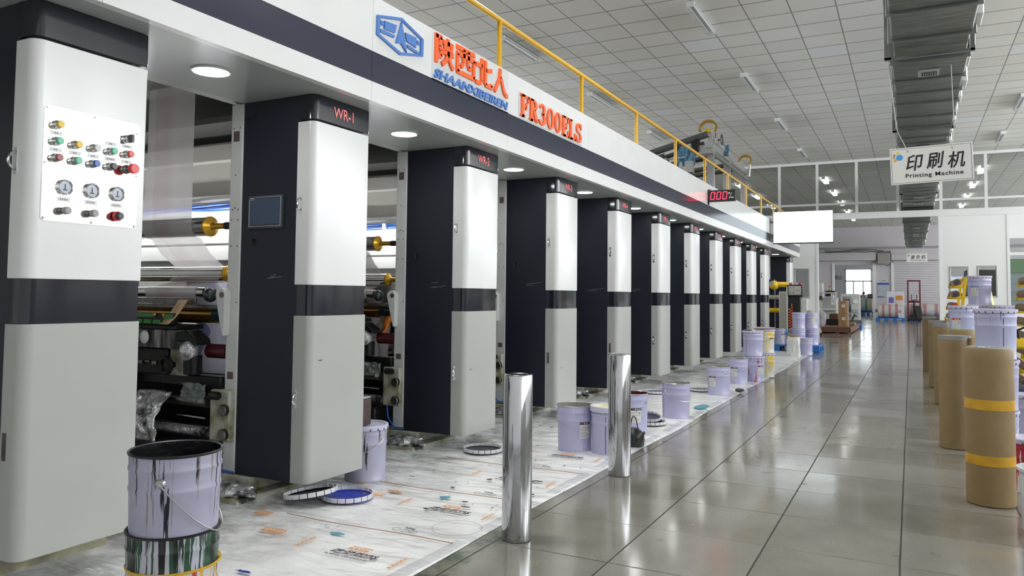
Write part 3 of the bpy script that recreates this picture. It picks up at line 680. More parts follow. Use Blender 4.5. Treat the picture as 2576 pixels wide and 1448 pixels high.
stem(y); rect(y, Z0+HH-th-0.004, y+0.135, Z0+HH); rect(y+0.115, Z0+HH-0.062, y+0.135, Z0+HH); rect(y+sw, Z0+0.088, y+0.095, Z0+0.108); rect(y+0.082, Z0+0.068, y+0.097, Z0+0.128)   # F
flush()
y += cell; stem(y); ring(y+sw+0.015, Z0+HH-0.05, 0.072, 0.05, 0.042, 0.02, -90, 90); rect(y+sw, Z0+HH-th-0.003, y+sw+0.016, Z0+HH); rect(y+sw, Z0+HH-0.10, y+sw+0.016, Z0+HH-0.08)
stroke(mb, [(y+0.075, Z0+0.10), (y+0.125, Z0+0.012)], 0.046, 0.006, 0.020, FM); rect(y+0.11, Z0, y+0.152, Z0+th)   # R
flush()
y += cell+0.015; ring(y+0.055, Z0+HH-0.052, 0.066, 0.052, 0.040, 0.018, -88, 165); ring(y+0.055, Z0+0.058, 0.076, 0.058, 0.046, 0.02, -165, 90)   # 3
flush()
y += cell
for _ in range(2):
    ring(y+0.065, Z0+HH/2, 0.074, HH/2, 0.042, 0.016); y += cell; flush()
y += 0.01; stem(y); rect(y, Z0+HH-th, y+0.13, Z0+HH); rect(y+0.112, Z0+HH-0.06, y+0.13, Z0+HH); rect(y, Z0, y+0.138, Z0+th); rect(y+0.118, Z0, y+0.138, Z0+0.062); rect(y+sw, Z0+0.09, y+0.09, Z0+0.108); rect(y+0.078, Z0+0.07, y+0.092, Z0+0.128)   # E
flush()
y += cell; stem(y); rect(y, Z0, y+0.135, Z0+th); rect(y+0.115, Z0, y+0.135, Z0+0.07)   # L
flush()
y += cell; ring(y+0.055, Z0+HH-0.053, 0.068, 0.053, 0.040, 0.018, 20, 262); ring(y+0.055, Z0+0.053, 0.070, 0.053, 0.042, 0.018, -160, 84); rect(y+0.105, Z0+HH-0.06, y+0.12, Z0+HH); rect(y-0.012, Z0, y+0.003, Z0+0.062)   # S
flush()


# ---------------------------------------------------------------- speed display and screen
ld = thing('speed_display', 'black LED speed display showing red 000 on the canopy', 'display', (XS, 12.62, 2.80))
bx = MB().box(-2.949, -2.510, 12.62, 12.70, 2.802, 2.990).build('casing', M_black, ld, bevel=0.004)
mb = MB(); seg = 0.012
for i in range(3):
    x0 = -2.915+0.098*i; wd_, hh = 0.070, 0.130; zb = 2.832
    M = Matrix(((1, 0.12, 0, x0), (0, 0, -1, 12.619), (0, 1, 0, zb), (0, 0, 0, 1)))
    for q in ((0.008, wd_-0.008, 0, seg), (0.008, wd_-0.008, hh-seg, hh), (0, seg, 0.008, hh/2-0.004), (0, seg, hh/2+0.004, hh-0.008), (wd_-seg, wd_, 0.008, hh/2-0.004), (wd_-seg, wd_, hh/2+0.004, hh-0.008)):
        mb.prism([(q[0], q[2]), (q[1], q[2]), (q[1], q[3]), (q[0], q[3])], 0, 0.002, M)
mb.build('red_digits', mat('led_red', (1.0, 0.02, 0.05), 0.4, emit=4.0), bx, smooth=False)
mb = MB(); fit_text(mb, 'm', (-2.622, 12.618, 2.915), (1, 0, 0), (0, 0, 1), 0.034, 0.03, 0.001, 0.02); fit_text(mb, 'min', (-2.598, 12.618, 2.848), (1, 0, 0), (0, 0, 1), 0.068, 0.03, 0.001, 0.02)
stroke(mb, [(0.0, 0.0), (0.05, 0.095)], 0.006, 0, 0.001, frame_M((-2.610, 12.619, 2.845), (1, 0, 0), (0, 0, 1)))
mb.build('unit_lettering', mat('print_white', (0.7, 0.7, 0.7), 0.5), bx, smooth=False)
MB().box(XS-0.004, XS+0.05, 12.63, 12.66, 2.98, 3.01).box(-2.95, -2.95, 12.62, 12.70, 2.76, 3.01).build('bracket', M_dsteel, ld)
tv = thing('television', 'large lit flat screen mounted at the canopy end', 'television', (-2.2, 18.9, 2.5))
TZ0, TZ1, TX0, TX1 = 2.497, 3.262, -2.885, -1.560
fr = MB().box(TX0, TX1, 18.9, 18.95, TZ0, TZ1).build('casing', M_black, tv, bevel=0.004)
sc = MB().box(TX0+0.012, TX1-0.008, 18.895, 18.902, TZ0+0.025, TZ1-0.01).build('lit_screen', mat('tv_screen', (0.84, 0.95, 1.0), 0.3, emit=1.0), fr, smooth=False)
mb = MB().box(XS, XS+0.015, 18.86, 19.10, 2.60, 3.12).box(XS, TX0+0.3, 18.96, 18.99, 3.00, 3.05).box(XS, TX0+0.3, 18.96, 18.99, 2.66, 2.71).box(XS+0.015, XS+0.06, 18.92, 19.02, 2.62, 2.74)
mb.build('wall_bracket', M_dsteel, tv, bevel=0.003)

# ---------------------------------------------------------------- plastic floor sheet
f = NT('plastic_sheet')
wp = f.world(); x, y, z = f.xyz(wp)
base = f.mix(f.ramp(f.noise(wp, 1.3, 5), 0.35, 0.7), (0.80, 0.81, 0.815), (0.88, 0.885, 0.89))
foot = f.math('MULTIPLY', f.ramp(f.noise(wp, 4.0, 7, 0.7), 0.44, 0.70), f.math('MINIMUM', f.math('MAXIMUM', f.math('MULTIPLY', f.math('SUBTRACT', -2.55, x), 1.4), 0.05), 0.8))  # footprint grime; its rise towards the columns paints in the canopy's shade
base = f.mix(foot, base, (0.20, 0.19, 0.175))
st = f.n('Mapping'); st.inputs['Scale'].default_value = (6.0, 2.6, 1.0); f.l(wp, st.inputs['Vector'])
spl = f.ramp(f.noise(st.outputs[0], 2.4, 7, 0.72), 0.615, 0.64)
reg = f.math('MULTIPLY', f.math('GREATER_THAN', y, 3.9), f.ramp(f.noise(wp, 0.9, 2), 0.36, 0.5))
base = f.mix(f.math('MULTIPLY', f.math('MULTIPLY', spl, f.math('ADD', f.math('MULTIPLY', reg, 0.8), 0.15)), 0.85), base, (0.035, 0.033, 0.035))
for sc, p0, col, amt, lo in ((1.7, 0.70, (0.05, 0.30, 0.45), 0.8, 3.0), (1.9, 0.715, (0.45, 0.14, 0.06), 0.7, 4.2), (2.1, 0.73, (0.55, 0.46, 0.05), 0.7, 6.0)):
    vv = f.n('Mapping'); vv.inputs['Location'].default_value = (sc*7.3, sc*3.1, sc); vv.inputs['Scale'].default_value = (2.6, 1.6, 1); f.l(wp, vv.inputs['Vector'])
    m_ = f.math('MULTIPLY', f.ramp(f.noise(vv.outputs[0], sc, 6, 0.66), p0-0.05, p0), f.math('GREATER_THAN', y, lo))
    base = f.mix(f.math('MULTIPLY', m_, amt), base, col)
# grey printed strip near the aisle edge of each sack length
strip = f.math('MULTIPLY', f.math('GREATER_THAN', x, -2.055), f.math('LESS_THAN', x, -1.985))
gate = f.math('LESS_THAN', f.math('FRACT', f.math('DIVIDE', f.math('ADD', y, 0.62), 0.84)), 0.74)
base = f.mix(f.math('MULTIPLY', f.math('MULTIPLY', strip, gate), 0.55), base, (0.42, 0.44, 0.47))
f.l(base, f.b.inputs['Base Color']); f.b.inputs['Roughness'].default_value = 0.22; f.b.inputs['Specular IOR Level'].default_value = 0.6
wr_ = f.n('Mapping'); wr_.inputs['Scale'].default_value = (1.2, 3.4, 1); wr_.inputs['Rotation'].default_value = (0, 0, 0.35); f.l(wp, wr_.inputs['Vector'])
f.bump(f.math('ADD', f.noise(wr_.outputs[0], 2.0, 3, 0.45), f.math('MULTIPLY', f.noise(wp, 14, 3), 0.06)), 0.7, 0.06)
M_sheet = f.m
from mathutils import noise as mn
def edge_x(y): return -1.962+0.012*math.sin(y*1.1)+0.010*math.sin(y*2.7+1)-(0.03 if y < 3.3 else 0)*max(0, (3.3-y))
mb = MB(); NX, NY = 46, 300; vs = []
for j in range(NY+1):
    yy = -0.8+20.0*j/NY
    for i in range(NX+1):
        u = i/NX; xx = edge_x(yy)-(1-u)*1.9
        hgt = 0.006+0.010*max(0, mn.noise(Vector((xx*1.5+0.6*yy, yy*2.2, 0.3))))+0.005*mn.noise(Vector((xx*4, yy*5, 2)))*min(1, (1-u)*8)
        if u == 1: hgt = 0.0015
        vs.append((xx, yy, max(0.002, hgt)))
mb.add(vs, [(j*(NX+1)+i, j*(NX+1)+i+1, (j+1)*(NX+1)+i+1, (j+1)*(NX+1)+i) for j in range(NY) for i in range(NX)])
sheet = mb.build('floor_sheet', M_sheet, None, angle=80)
tag(sheet, 'crumpled white plastic sheet with paint splashes laid along the press', 'floor covering')
M_inkp = mat('sack_black_print', (0.03, 0.03, 0.035), 0.5); M_orp = mat('sack_orange_print', (0.75, 0.28, 0.03), 0.5); M_seam = mat('sack_seam', (0.42, 0.20, 0.13), 0.6)
def fprint(txt, O, right, up, w, h, m, bold=0.0, shear=0.0):
    b = MB(); fit_text(b, txt, (O[0], O[1], 0.0185), right, up, w, h, 0.0008, bold, shear); o = b.build('printed_lettering', m, sheet, smooth=False); return o
EXu, EYu = (1, 0, 0), (0, 1, 0)
for k in range(4):
    dy = 0.84*k
    fprint('改性塑料', (-2.475, 2.888+dy), EXu, EYu, 0.262, 0.052, M_inkp, 0.03, 0.2)
    fprint('PLASTIC COMPOUND', (-2.482, 2.858+dy), EXu, EYu, 0.252, 0.015, M_inkp)
    fprint('KiNGFA', (-2.415, 2.990+dy), EXu, EYu, 0.12, 0.018, M_orp, 0.01); fprint('金发科技', (-2.425, 2.960+dy), EXu, EYu, 0.12, 0.024, M_orp, 0.01)
    fprint('KiNGFA', (-2.085, 2.845+dy), EYu, (-1, 0, 0), 0.143, 0.020, M_orp, 0.01)
    fprint('KiNGFA', (-2.682, 3.015+dy), (0, -1, 0), EXu, 0.140, 0.020, M_orp, 0.01)
    fprint('25kg', (-2.372, 3.352+dy), EXu, EYu, 0.062, 0.026, M_inkp, 0.01)
    b = MB()
    for cx in (-2.400, -2.345, -2.295):
        b.lathe([(0.022, 0.0185), (0.022, 0.0192), (0.0195, 0.0192), (0.0195, 0.0185)], (cx, 3.325+dy, 0), 24)
    b.build('printed_symbols', M_inkp, sheet, smooth=False)
    if k < 2:
        fprint('KiNGFA', (-3.010+0.0, 2.999+dy), EXu, EYu, 0.15, 0.026, M_orp, 0.01); fprint('金发科技', (-3.012, 2.962+dy), EXu, EYu, 0.155, 0.034, M_orp, 0.01)
        fprint('金发科技', (-3.272, 3.172+dy), EXu, EYu, 0.11, 0.032, M_orp, 0.01); fprint('KiNGFA', (-3.270, 3.210+dy), EXu, EYu, 0.11, 0.022, M_orp, 0.01)
MB().lathe([(0.133, 0.0185), (0.133, 0.0192), (0.130, 0.0192), (0.130, 0.0185)], (-2.135, 3.495, 0), 48).build('pail_ring_stain', mat('ring_stain', (0.30, 0.28, 0.25), 0.6), sheet, smooth=False)
for k in range(3):
    dy = 0.84*k; b = MB()
    b.tube([(xx, 3.262+dy+0.03*math.sin(xx*5)*0.5, 0.019) for xx in [-3.1+0.06*i for i in range(19)]], 0.0022, 5); b.build('sack_seam_line', M_seam, sheet)
def flat_blot(pts, m, nm):
    b = MB(); b.prism(pts, 0.0185, 0.0192, I4); return b.build(nm, m, sheet, smooth=False)
rb = random.Random(3)
M_blots = [mat('blot_blue', (0.03, 0.06, 0.28), 0.4), mat('blot_teal', (0.08, 0.32, 0.42), 0.4), mat('blot_dark', (0.03, 0.028, 0.028), 0.4), mat('blot_peach', (0.55, 0.30, 0.17), 0.5)]
for (cx, cy, w, h, mi) in [(-2.62, 2.50, 0.10, 0.03, 0), (-2.62, 3.12, 0.11, 0.04, 1), (-2.86, 3.94, 0.14, 0.05, 3), (-2.52, 3.98, 0.10, 0.05, 1), (-2.30, 3.86, 0.07, 0.03, 2), (-2.48, 3.72, 0.05, 0.02, 2), (-2.36, 3.95, 0.05, 0.03, 2), (-2.10, 4.30, 0.08, 0.03, 2), (-2.20, 4.62, 0.09, 0.03, 2), (-2.5, 4.5, 0.05, 0.05, 2), (-2.6, 4.2, 0.04, 0.03, 2), (-2.08, 8.6, 0.16, 0.5, 1)]:
    pts = []
    for i in range(18):
        a = 2*pi*i/18; r = 0.6+0.4*rb.random(); pts.append((cx+w/2*r*math.cos(a), cy+h/2*r*math.sin(a)))
    flat_blot(pts, M_blots[mi], 'paint_blot')
# loose brownish cardboard-like floor dirt edge: dark strip of bare floor paint beside the sheet
# ---------------------------------------------------------------- pails
def pail_mat(name, base, drips, dirt=0.12):
    """painted pail side; drips = list of (colour, start threshold, growth with depth, seed, angular scale)"""
    f = NT(name); oc = f.coord(); px, py, pz = f.xyz(oc)
    ang = f.math('ARCTAN2', py, px)
    col = f.mix(f.math('MULTIPLY', f.ramp(f.noise(oc, 6, 5), 0.4, 0.75), dirt), base, tuple(c*0.55 for c in base))
    for (c, t0, gr, seed, sc) in drips:
        cb = f.n('CombineXYZ'); f.l(f.math('MULTIPLY', ang, sc), cb.inputs[0]); f.l(f.math('MULTIPLY', pz, 2.6), cb.inputs[1]); cb.inputs[2].default_value = seed
        nz = f.noise(cb.outputs[0], 1.0, 4, 0.55)
        thr = f.math('ADD', f.math('MULTIPLY', f.math('SUBTRACT', 0.38, pz), gr), t0)
        m_ = f.math('MULTIPLY', f.math('SUBTRACT', nz, thr), 60.0, True)
        col = f.mix(m_, col, c)
    f.l(col, f.b.inputs['Base Color']); f.b.inputs['Roughness'].default_value = 0.28; f.b.inputs['Specular IOR Level'].default_value = 0.5
    return f.m
LAV = (0.43, 0.425, 0.62)
PM = dict(clean=pail_mat('pail_lavender', LAV, [], 0.10),
    specks=pail_mat('pail_specks', LAV, [((0.02, 0.02, 0.03), 0.72, 0.02, 3.0, 12)]),
    black=pail_mat('pail_black_drips', (0.40, 0.395, 0.52), [((0.25, 0.2, 0.16), 0.60, 0.25, 8.2, 14), ((0.012, 0.01, 0.02), 0.585, 0.30, 1.3, 9)], 0.25),
    green=pail_mat('pail_green_drips', (0.46, 0.46, 0.54), [((0.35, 0.26, 0.02), 0.66, 0.1, 4.0, 10), ((0.02, 0.07, 0.035), 0.47, 0.10, 5.1, 8), ((0.01, 0.011, 0.012), 0.50, 0.12, 9.7, 12)], 0.3),
    mixed=pail_mat('pail_mixed_drips', (0.55, 0.55, 0.56), [((0.60, 0.35, 0.03), 0.53, 0.5, 2.2, 9), ((0.50, 0.03, 0.03), 0.58, 0.25, 6.4, 7), ((0.02, 0.02, 0.02), 0.62, 0.2, 1.4, 11)], 0.2),
    red=pail_mat('pail_red_drips', LAV, [((0.42, 0.01, 0.07), 0.60, 0.03, 7.7, 5)]),
    yellow=pail_mat('pail_yellow_drips', (0.58, 0.57, 0.56), [((0.72, 0.52, 0.02), 0.47, 0.35, 4.6, 5)]),
    purple=pail_mat('pail_dark_drips', (0.44, 0.46, 0.66), [((0.06, 0.03, 0.10), 0.585, 0.5, 3.9, 11)], 0.2),
    redwhite=pail_mat('pail_red_white', (0.60, 0.60, 0.60), [((0.45, 0.02, 0.05), 0.42, 0.2, 2.9, 4)]))
M_rim = mat('pail_rim_steel', (0.55, 0.54, 0.53), 0.25, 0.8); M_wire = mat('wire_steel', (0.55, 0.55, 0.55), 0.3, 0.9)
M_lidl = mat('lid_lavender', (0.54, 0.53, 0.68), 0.32)
M_lbl = mat('pail_label', (0.66, 0.66, 0.63), 0.45); M_lblk = mat('label_black', (0.02, 0.02, 0.025), 0.4); M_lgrey = mat('label_print', (0.32, 0.32, 0.34), 0.5)
INK = dict(steel=mat('pail_inside_steel', (0.40, 0.39, 0.36), 0.3, 0.6), black=M_blackink, red=mat('ink_dark_red', (0.10, 0.012, 0.02), 0.25), cream=mat('ink_cream', (0.62, 0.60, 0.45), 0.4), white=mat('ink_white', (0.6, 0.6, 0.58), 0.3))
M_seamd = mat('pail_seam', (0.05, 0.05, 0.09), 0.5)
def az_of(loc, side):
    """azimuth on the pail that faces the aisle camera spot, turned by side degrees"""
    v = Vector((-loc[0], -loc[1])).normalized(); return math.atan2(v.y, v.x)+math.radians(side)
def pail(loc, label, body='clean', inside='steel', fill=0.05, lid=None, lab=None, seam=None, ear=-70, H=0.36, rt=0.143, rbm=0.134, group='pails', labc=None, wire=True, hang=0.75):
    x0, y0, z0 = loc; t = thing('ink_pail', label, 'pail', loc, group)
    k = H/0.36
    def R(z): return rbm+(rt-rbm)*z/H
    pf = [(0, 0.004), (rbm-0.004, 0.004), (rbm+0.002, 0.0), (rbm+0.003, 0.012), (rbm, 0.016)]
    zb2, zb1 = H*0.68, H*0.86
    for zb in (zb2, zb1): pf += [(R(zb)-0.0, zb-0.010), (R(zb)+0.003, zb-0.003), (R(zb)+0.003, zb+0.003), (R(zb), zb+0.010)]
    pf += [(rt, H-0.008)]
    b = MB(); b.lathe(pf, loc, 48)
    if seam is not None:
        b.cur = 1; a = az_of(loc, seam)
        for zz0, zz1 in ((0.015, zb2-0.012), (zb2+0.012, zb1-0.012), (zb1+0.012, H-0.01)):
            P = []
            for da in (-0.018, 0.018): P.append([(x0+(R(zz)+0.0012)*math.cos(a+da), y0+(R(zz)+0.0012)*math.sin(a+da), z0+zz) for zz in (zz0, zz1)])
            b.quad(P[0][0], P[1][0], P[1][1], P[0][1])
    bd = b.build('pail_body', [PM[body], M_seamd], t, angle=50)
    MB().lathe([(rt-0.003, H-0.010), (rt+0.004, H-0.007), (rt+0.005, H-0.002), (rt+0.002, H+0.001), (rt-0.004, H-0.002), (rt-0.004, H-0.010)], loc, 48).build('rim', M_black if body in ('black', 'green') else (mat('rim_yellow', (0.62, 0.38, 0.03), 0.4) if body == 'mixed' else M_rim), t)
    if lid is None:
        MB().lathe([(rt-0.004, H-0.004), (R(fill)-0.004, fill), (R(fill)*0.5, fill), (0, fill)], loc, 40).build('ink_inside' if inside != 'steel' else 'bare_inside', INK[inside], t, angle=50)
    elif lid == 'flat':
        b = MB(); b.lathe([(rt+0.008, H-0.022), (rt+0.009, H+0.004), (rt+0.004, H+0.008), (rt-0.010, H+0.006), (rt-0.014, H-0.004), (0, H-0.004)], loc, 48); b.cur = 1
        for i in range(18):
            a = 2*pi*i/18; c, s_ = math.cos(a), math.sin(a); q = Matrix.Translation(Vector(loc)) @ Matrix.Rotation(a, 4, 'Z')
            b.box(rt+0.0075, rt+0.0102, -0.004, 0.004, H-0.024, H-0.010, q)
        b.build('lid', [M_lidl, M_seamd], t, angle=50)
    elif lid == 'ring':
        MB().lathe([(rt+0.009, H-0.03), (rt+0.010, H+0.010), (rt+0.004, H+0.014), (rt-0.016, H+0.008), (rt-0.02, H-0.012), (rt-0.05, H-0.014), (0, H-0.010)], loc, 48).build('lid', [INK['cream']], t, angle=50)
        b = MB(); b.lathe([(rt+0.0095, H-0.03), (rt+0.0105, H+0.010), (rt+0.004, H+0.0145), (rt-0.010, H+0.011)], loc, 48); b.build('lid_collar', M_lidl, t, angle=50)
    if lab is not None:
        a = az_of(loc, lab); b = MB(); w = 0.34; z1, z2, z3 = H*0.30, H*0.60, H*0.655
        def patch(a0, a1, za, zb, off):
            n = 6
            for i in range(n):
                q0 = a0+(a1-a0)*i/n; q1 = a0+(a1-a0)*(i+1)/n; r0, r1 = R(za)+off, R(zb)+off
                b.quad((x0+r0*math.cos(q0), y0+r0*math.sin(q0), z0+za), (x0+r0*math.cos(q1), y0+r0*math.sin(q1), z0+za), (x0+r1*math.cos(q1), y0+r1*math.sin(q1), z0+zb), (x0+r1*math.cos(q0), y0+r1*math.sin(q0), z0+zb))
        patch(a-w, a+w, z1, z2, 0.0012); b.cur = 1; patch(a-w, a+w, z2, z3, 0.0014); b.cur = 2
        for j, zz in enumerate((0.34, 0.38, 0.42, 0.47, 0.54)): patch(a-w*0.85, a+w*(0.75 if j % 2 else 0.2), H*zz, H*zz+0.004, 0.0018)
        patch(a+w*0.5, a+w*0.8, H*0.50, H*0.565, 0.0018)
        b.cur = 0
        for j in range(3): patch(a-w*0.25+j*w*0.36, a-w*0.05+j*w*0.36, z2+0.005, z3-0.005, 0.0018)
        b.cur = 3; patch(a-w*0.80, a-w*0.5, z2+0.005, z3-0.005, 0.0018)
        b.build('paper_label', [M_lbl, labc or M_lblk, M_lgrey, M_red], bd, smooth=False)
    if wire:
        ae = az_of(loc, ear); dirv = Vector((math.cos(ae), math.sin(ae), 0)); side = Vector((-dirv.y, dirv.x, 0))
        if ear < 0: side = side
        fr = side if side.dot(Vector((-x0, -y0, 0))) > 0 else -side
        ze = H*0.77; P = []
        for i in range(17):
            q = pi*i/16; r = R(ze)+0.012
            P.append(Vector(loc)+Vector((0, 0, ze))+dirv*math.cos(q)*r+fr*math.sin(q)*(r*0.98)-Vector((0, 0, math.sin(q)*0.13*hang*k)))
        h_ = MB().tube(P, 0.0022, 6).build('wire_handle', M_wire, t)
        for sg in (1, -1):
            c = Vector(loc)+Vector((0, 0, ze))+dirv*sg*(R(ze)-0.002)
            MB().cyl(c, c+dirv*sg*0.010, 0.017, 0.011, 16).build('handle_ear', M_rim, t)
    return t
GL = 'lavender ink pails along the aisle edge'
pail((-2.422, 5.770, 0.006), 'open lavender pail with black-headed label beside the lidded cream-topped pail', 'clean', 'steel', 0.2, lab=35, ear=-78, group=GL)
pail((-2.130, 5.775, 0.006), 'lavender pail with a cream lid and dark seam beside the chrome cylinder', 'specks', lid='ring', seam=-12, ear=28, group=GL, wire=False)
pail((-2.270, 6.747, 0.006), 'open pail of dark red ink behind the green kettle', 'specks', 'red', 0.30, lab=15, ear=60, group=GL)
pail((-2.148, 7.771, 0.006), 'open unlabelled lavender pail standing alone past the two stacked lids', 'clean', 'steel', 0.12, seam=-62, ear=-48, group=GL)
pail((-2.182, 9.896, 0.006), 'open lavender pail with a label on its near left side', 'clean', 'steel', 0.15, lab=-35, ear=40, group=GL)
pail((-2.223, 11.30, 0.006), 'open lavender pail directly before the red-dripped pail', 'clean', 'steel', 0.15, lab=-22, ear=-70, group=GL)
pail((-2.066, 11.74, 0.006), 'red-dripped pail carrying another pail on its lid', 'red', lid='flat', lab=40, ear=75, group=GL, wire=False)
pail((-2.084, 11.72, 0.378), 'lavender pail stacked on the red-dripped pail', 'clean', lid='flat', seam=-42, ear=-20, group=GL, wire=False)
pail((-2.030, 12.46, 0.006), 'half yellow pail under the yellow-dripped pail', 'yellow', lid='flat', ear=75, group=GL, wire=False)
pail((-2.030, 12.45, 0.378), 'yellow-dripped pail topped with a pink tray', 'yellow', lid='flat', lab=50, ear=70, group=GL)
pk = thing('plastic_tray', 'shallow pinkish tray lying on the yellow-dripped pail', 'tray', (-2.05, 12.43, 0.748))
MB().lathe([(0, 0), (0.15, 0.0), (0.185, 0.022), (0.18, 0.024), (0.148, 0.006), (0, 0.006)], (-2.05, 12.43, 0.748), 36).build('tray_body', mat('pink_tray', (0.62, 0.46, 0.47), 0.4), pk)
rg_ = thing('rag', 'dark rag lying on the lid of the stacked lavender pail', 'rag', (-2.15, 11.70, 0.748))
MB().ball((-2.15, 11.70, 0.752), 0.06, 14, 8, (1.0, 0.7, 0.28)).build('rag_cloth', mat('rag_dark', (0.10, 0.11, 0.13), 0.7, bump=0.6, bscale=40), rg_)
# pail behind WR-1
pail((-3.262, 4.150, 0.006), 'lidded lavender pail with black streaks half hidden behind column WR-1', 'black', lid='flat', ear=50, group=GL)
tn = thing('ink_tin', 'small dark rectangular tin standing on the pail behind WR-1', 'tin', (-3.24, 4.09, 0.36))
MB().box(-3.335, -3.215, 4.03, 4.15, 0.369, 0.545).build('tin_body', mat('tin_brown', (0.07, 0.045, 0.04), 0.4, 0.3), tn, bevel=0.01)
MB().box(-3.33, -3.22, 4.035, 4.145, 0.545, 0.56).build('tin_rim', M_rim, tn, bevel=0.004)
# stack in the foreground
SX, SY = -2.170, 1.763
GS = 'stack of dirty pails in the foreground'
pail((SX+0.004, SY, 0.006), 'white pail with red and yellow drips at the bottom of the foreground stack', 'mixed', 'black', 0.02, group=GS, wire=False)
pail((SX-0.002, SY, 0.116), 'green and black dripped pail in the middle of the foreground stack', 'green', 'black', 0.02, group=GS, wire=False)
pail((SX, SY, 0.368), 'topmost foreground pail, lavender with black drips and black inside', 'black', 'black', 0.23, ear=-18, group=GS, hang=1.4)

# lids
def lid(loc, label, inner, tilt=(0, 0), r=0.152, group='serrated pail lids on the floor', outer=None, notch=20, rot=0.0):
    t = thing('pail_lid', label, 'pail lid', loc, group)
    b = MB(); b.lathe([(0, 0.0), (r*0.86, 0.0), (r, 0.006), (r*1.005, 0.010), (r*0.985, 0.012), (r*0.86, 0.006), (0, 0.006)], loc, 40); b.cur = 1
    for i in range(notch):
        n = 4
        for s_ in range(n):
            a0 = 2*pi*(i+0.06+0.88*s_/n)/notch; a1 = 2*pi*(i+0.06+0.88*(s_+1)/n)/notch
            ro, ri = r*1.01, r*0.985
            P = [(loc[0]+q*math.cos(a), loc[1]+q*math.sin(a), loc[2]+h) for h in (0.008, 0.034) for (q, a) in ((ro, a0), (ro, a1), (ri, a1), (ri, a0))]
            b.add(P, [(0, 1, 5, 4), (1, 2, 6, 5), (2, 3, 7, 6), (3, 0, 4, 7), (4, 5, 6, 7), (0, 3, 2, 1)])
    b.build('lid_dish', [inner, outer or mat('lid_edge_white', (0.66, 0.66, 0.70), 0.35)], t, angle=30)
    MB().lathe([(r*0.93, 0.010), (r*0.955, 0.016), (r*0.975, 0.013), (r*0.96, 0.008)], loc, 40).build('gasket', inner, t)
    t.rotation_euler = (tilt[0], tilt[1], rot)
    return t
M_lidb = mat('lid_blue_ink', (0.012, 0.035, 0.36), 0.3); M_lidk = mat('lid_black_ink', (0.012, 0.012, 0.013), 0.35, bump=0.3, bscale=30); M_lidg = mat('lid_green_black', (0.014, 0.024, 0.022), 0.3); M_lidgrey = mat('lid_grey', (0.12, 0.12, 0.13), 0.35)
lid((-3.030, 3.690, 0.012), 'serrated pail lid smeared with blue ink under the black lid', M_lidb)
lid((-3.175, 3.535, 0.045), 'serrated pail lid coated in black ink leaning on the blue lid', M_lidk, (0.0, -0.16), 0.156)
lid((-3.010, 5.300, 0.012), 'upturned dark lid lying alone on the sheet before WR-2', M_lidg)
lid((-2.255, 7.24, 0.012), 'grey upturned lid underneath a second lid beyond the chrome cylinder', M_lidgrey)
lid((-2.330, 7.33, 0.050), 'blue-black lid resting tilted on the grey lid', mat('lid_blueblack', (0.015, 0.02, 0.06), 0.3), (0.1, 0.12))
lid((-2.470, 10.10, 0.012), 'dark lid half hidden behind a labelled lavender pail', M_lidgrey)
lid((-2.90, 9.55, 0.012), 'purplish lid in the shade before WR-4 base', mat('lid_purple', (0.12, 0.12, 0.20), 0.35))

# ---------------------------------------------------------------- chrome cylinders, paper-wrapped rolls
for (cx, cy, lab_, r) in ((-1.805, 3.54, 'nearer chrome printing cylinder standing on end at the sheet edge', 0.076), (-1.819, 5.137, 'farther chrome printing cylinder standing before the lidded pail', 0.078)):
    t = thing('chrome_cylinder', lab_, 'printing cylinder', (cx, cy, 0), 'chrome cylinders on end')
    MB().lathe([(r-0.006, 0), (r-0.001, 0.003), (r, 0.008), (r, 0.832), (r-0.003, 0.838)], (cx, cy, 0), 64).build('chrome_shell', M_chrome, t)
    MB().lathe([(r-0.003, 0.838), (r-0.012, 0.840), (r-0.026, 0.836), (r-0.028, 0.70), (0.0, 0.70)], (cx, cy, 0), 48).build('end_ring', M_steel, t)
M_kraft = mat('kraft_paper', (0.27, 0.185, 0.082), 0.55, var=0.12, vscale=7, bump=0.15, bscale=14); M_kraftd = mat('kraft_dirty', (0.27, 0.19, 0.085), 0.6, var=0.25, vscale=9, bump=0.2, bscale=12)
M_film = mat('wrap_foil', (0.60, 0.60, 0.58), 0.25, 0.7, bump=0.5, bscale=20); M_tape = mat('yellow_tape', (0.62, 0.34, 0.02), 0.35, var=0.2, vscale=18)
def roll(loc, label, r, H, tapes=(), m=None, cap='steel', dented=False):
    x0, y0, z0 = loc; t = thing('paper_wrapped_roll', label, 'paper-wrapped roll', loc, 'kraft paper rolls standing along the aisle')
    b = MB(); n = 48; prof = [(r-0.01, 0.0), (r, 0.008)]+[(r*(1+0.006*math.sin(i*1.7)), H*i/12) for i in range(1, 12)]+[(r, H-0.012), (r-0.008, H)]
    b.lathe(prof, loc, n); bd = b.build('paper_wrap', m or M_kraft, t)
    MB().lathe([(r-0.006, H-0.002), (r-0.02, H+0.006), (r*0.45, H+0.002), (r*0.42, H-0.05), (0, H-0.05)], loc, n).build('end_face', M_film if cap == 'steel' else mat('roll_end_green', (0.22, 0.26, 0.10), 0.5), t)
    if cap == 'steel' and not tapes: MB().lathe([(r+0.002, H-0.03), (r+0.003, H+0.004), (r-0.004, H+0.007)], loc, n).build('cap_band', mat('cap_grey', (0.34, 0.34, 0.32), 0.35, 0.5), t)
    for (za, zb) in tapes: MB().lathe([(r*1.012, za), (r*1.014, (za+zb)/2), (r*1.012, zb)], loc, n).build('tape_band', M_tape, bd)
    return t
roll((0.420, 5.577, 0), 'nearest kraft roll with two yellow tape bands', 0.132, 0.95, [(0.578, 0.640), (0.245, 0.305)])
t2 = roll((0.318, 7.482, 0), 'plain kraft roll with a torn paper flap behind the taped one', 0.120, 0.935)
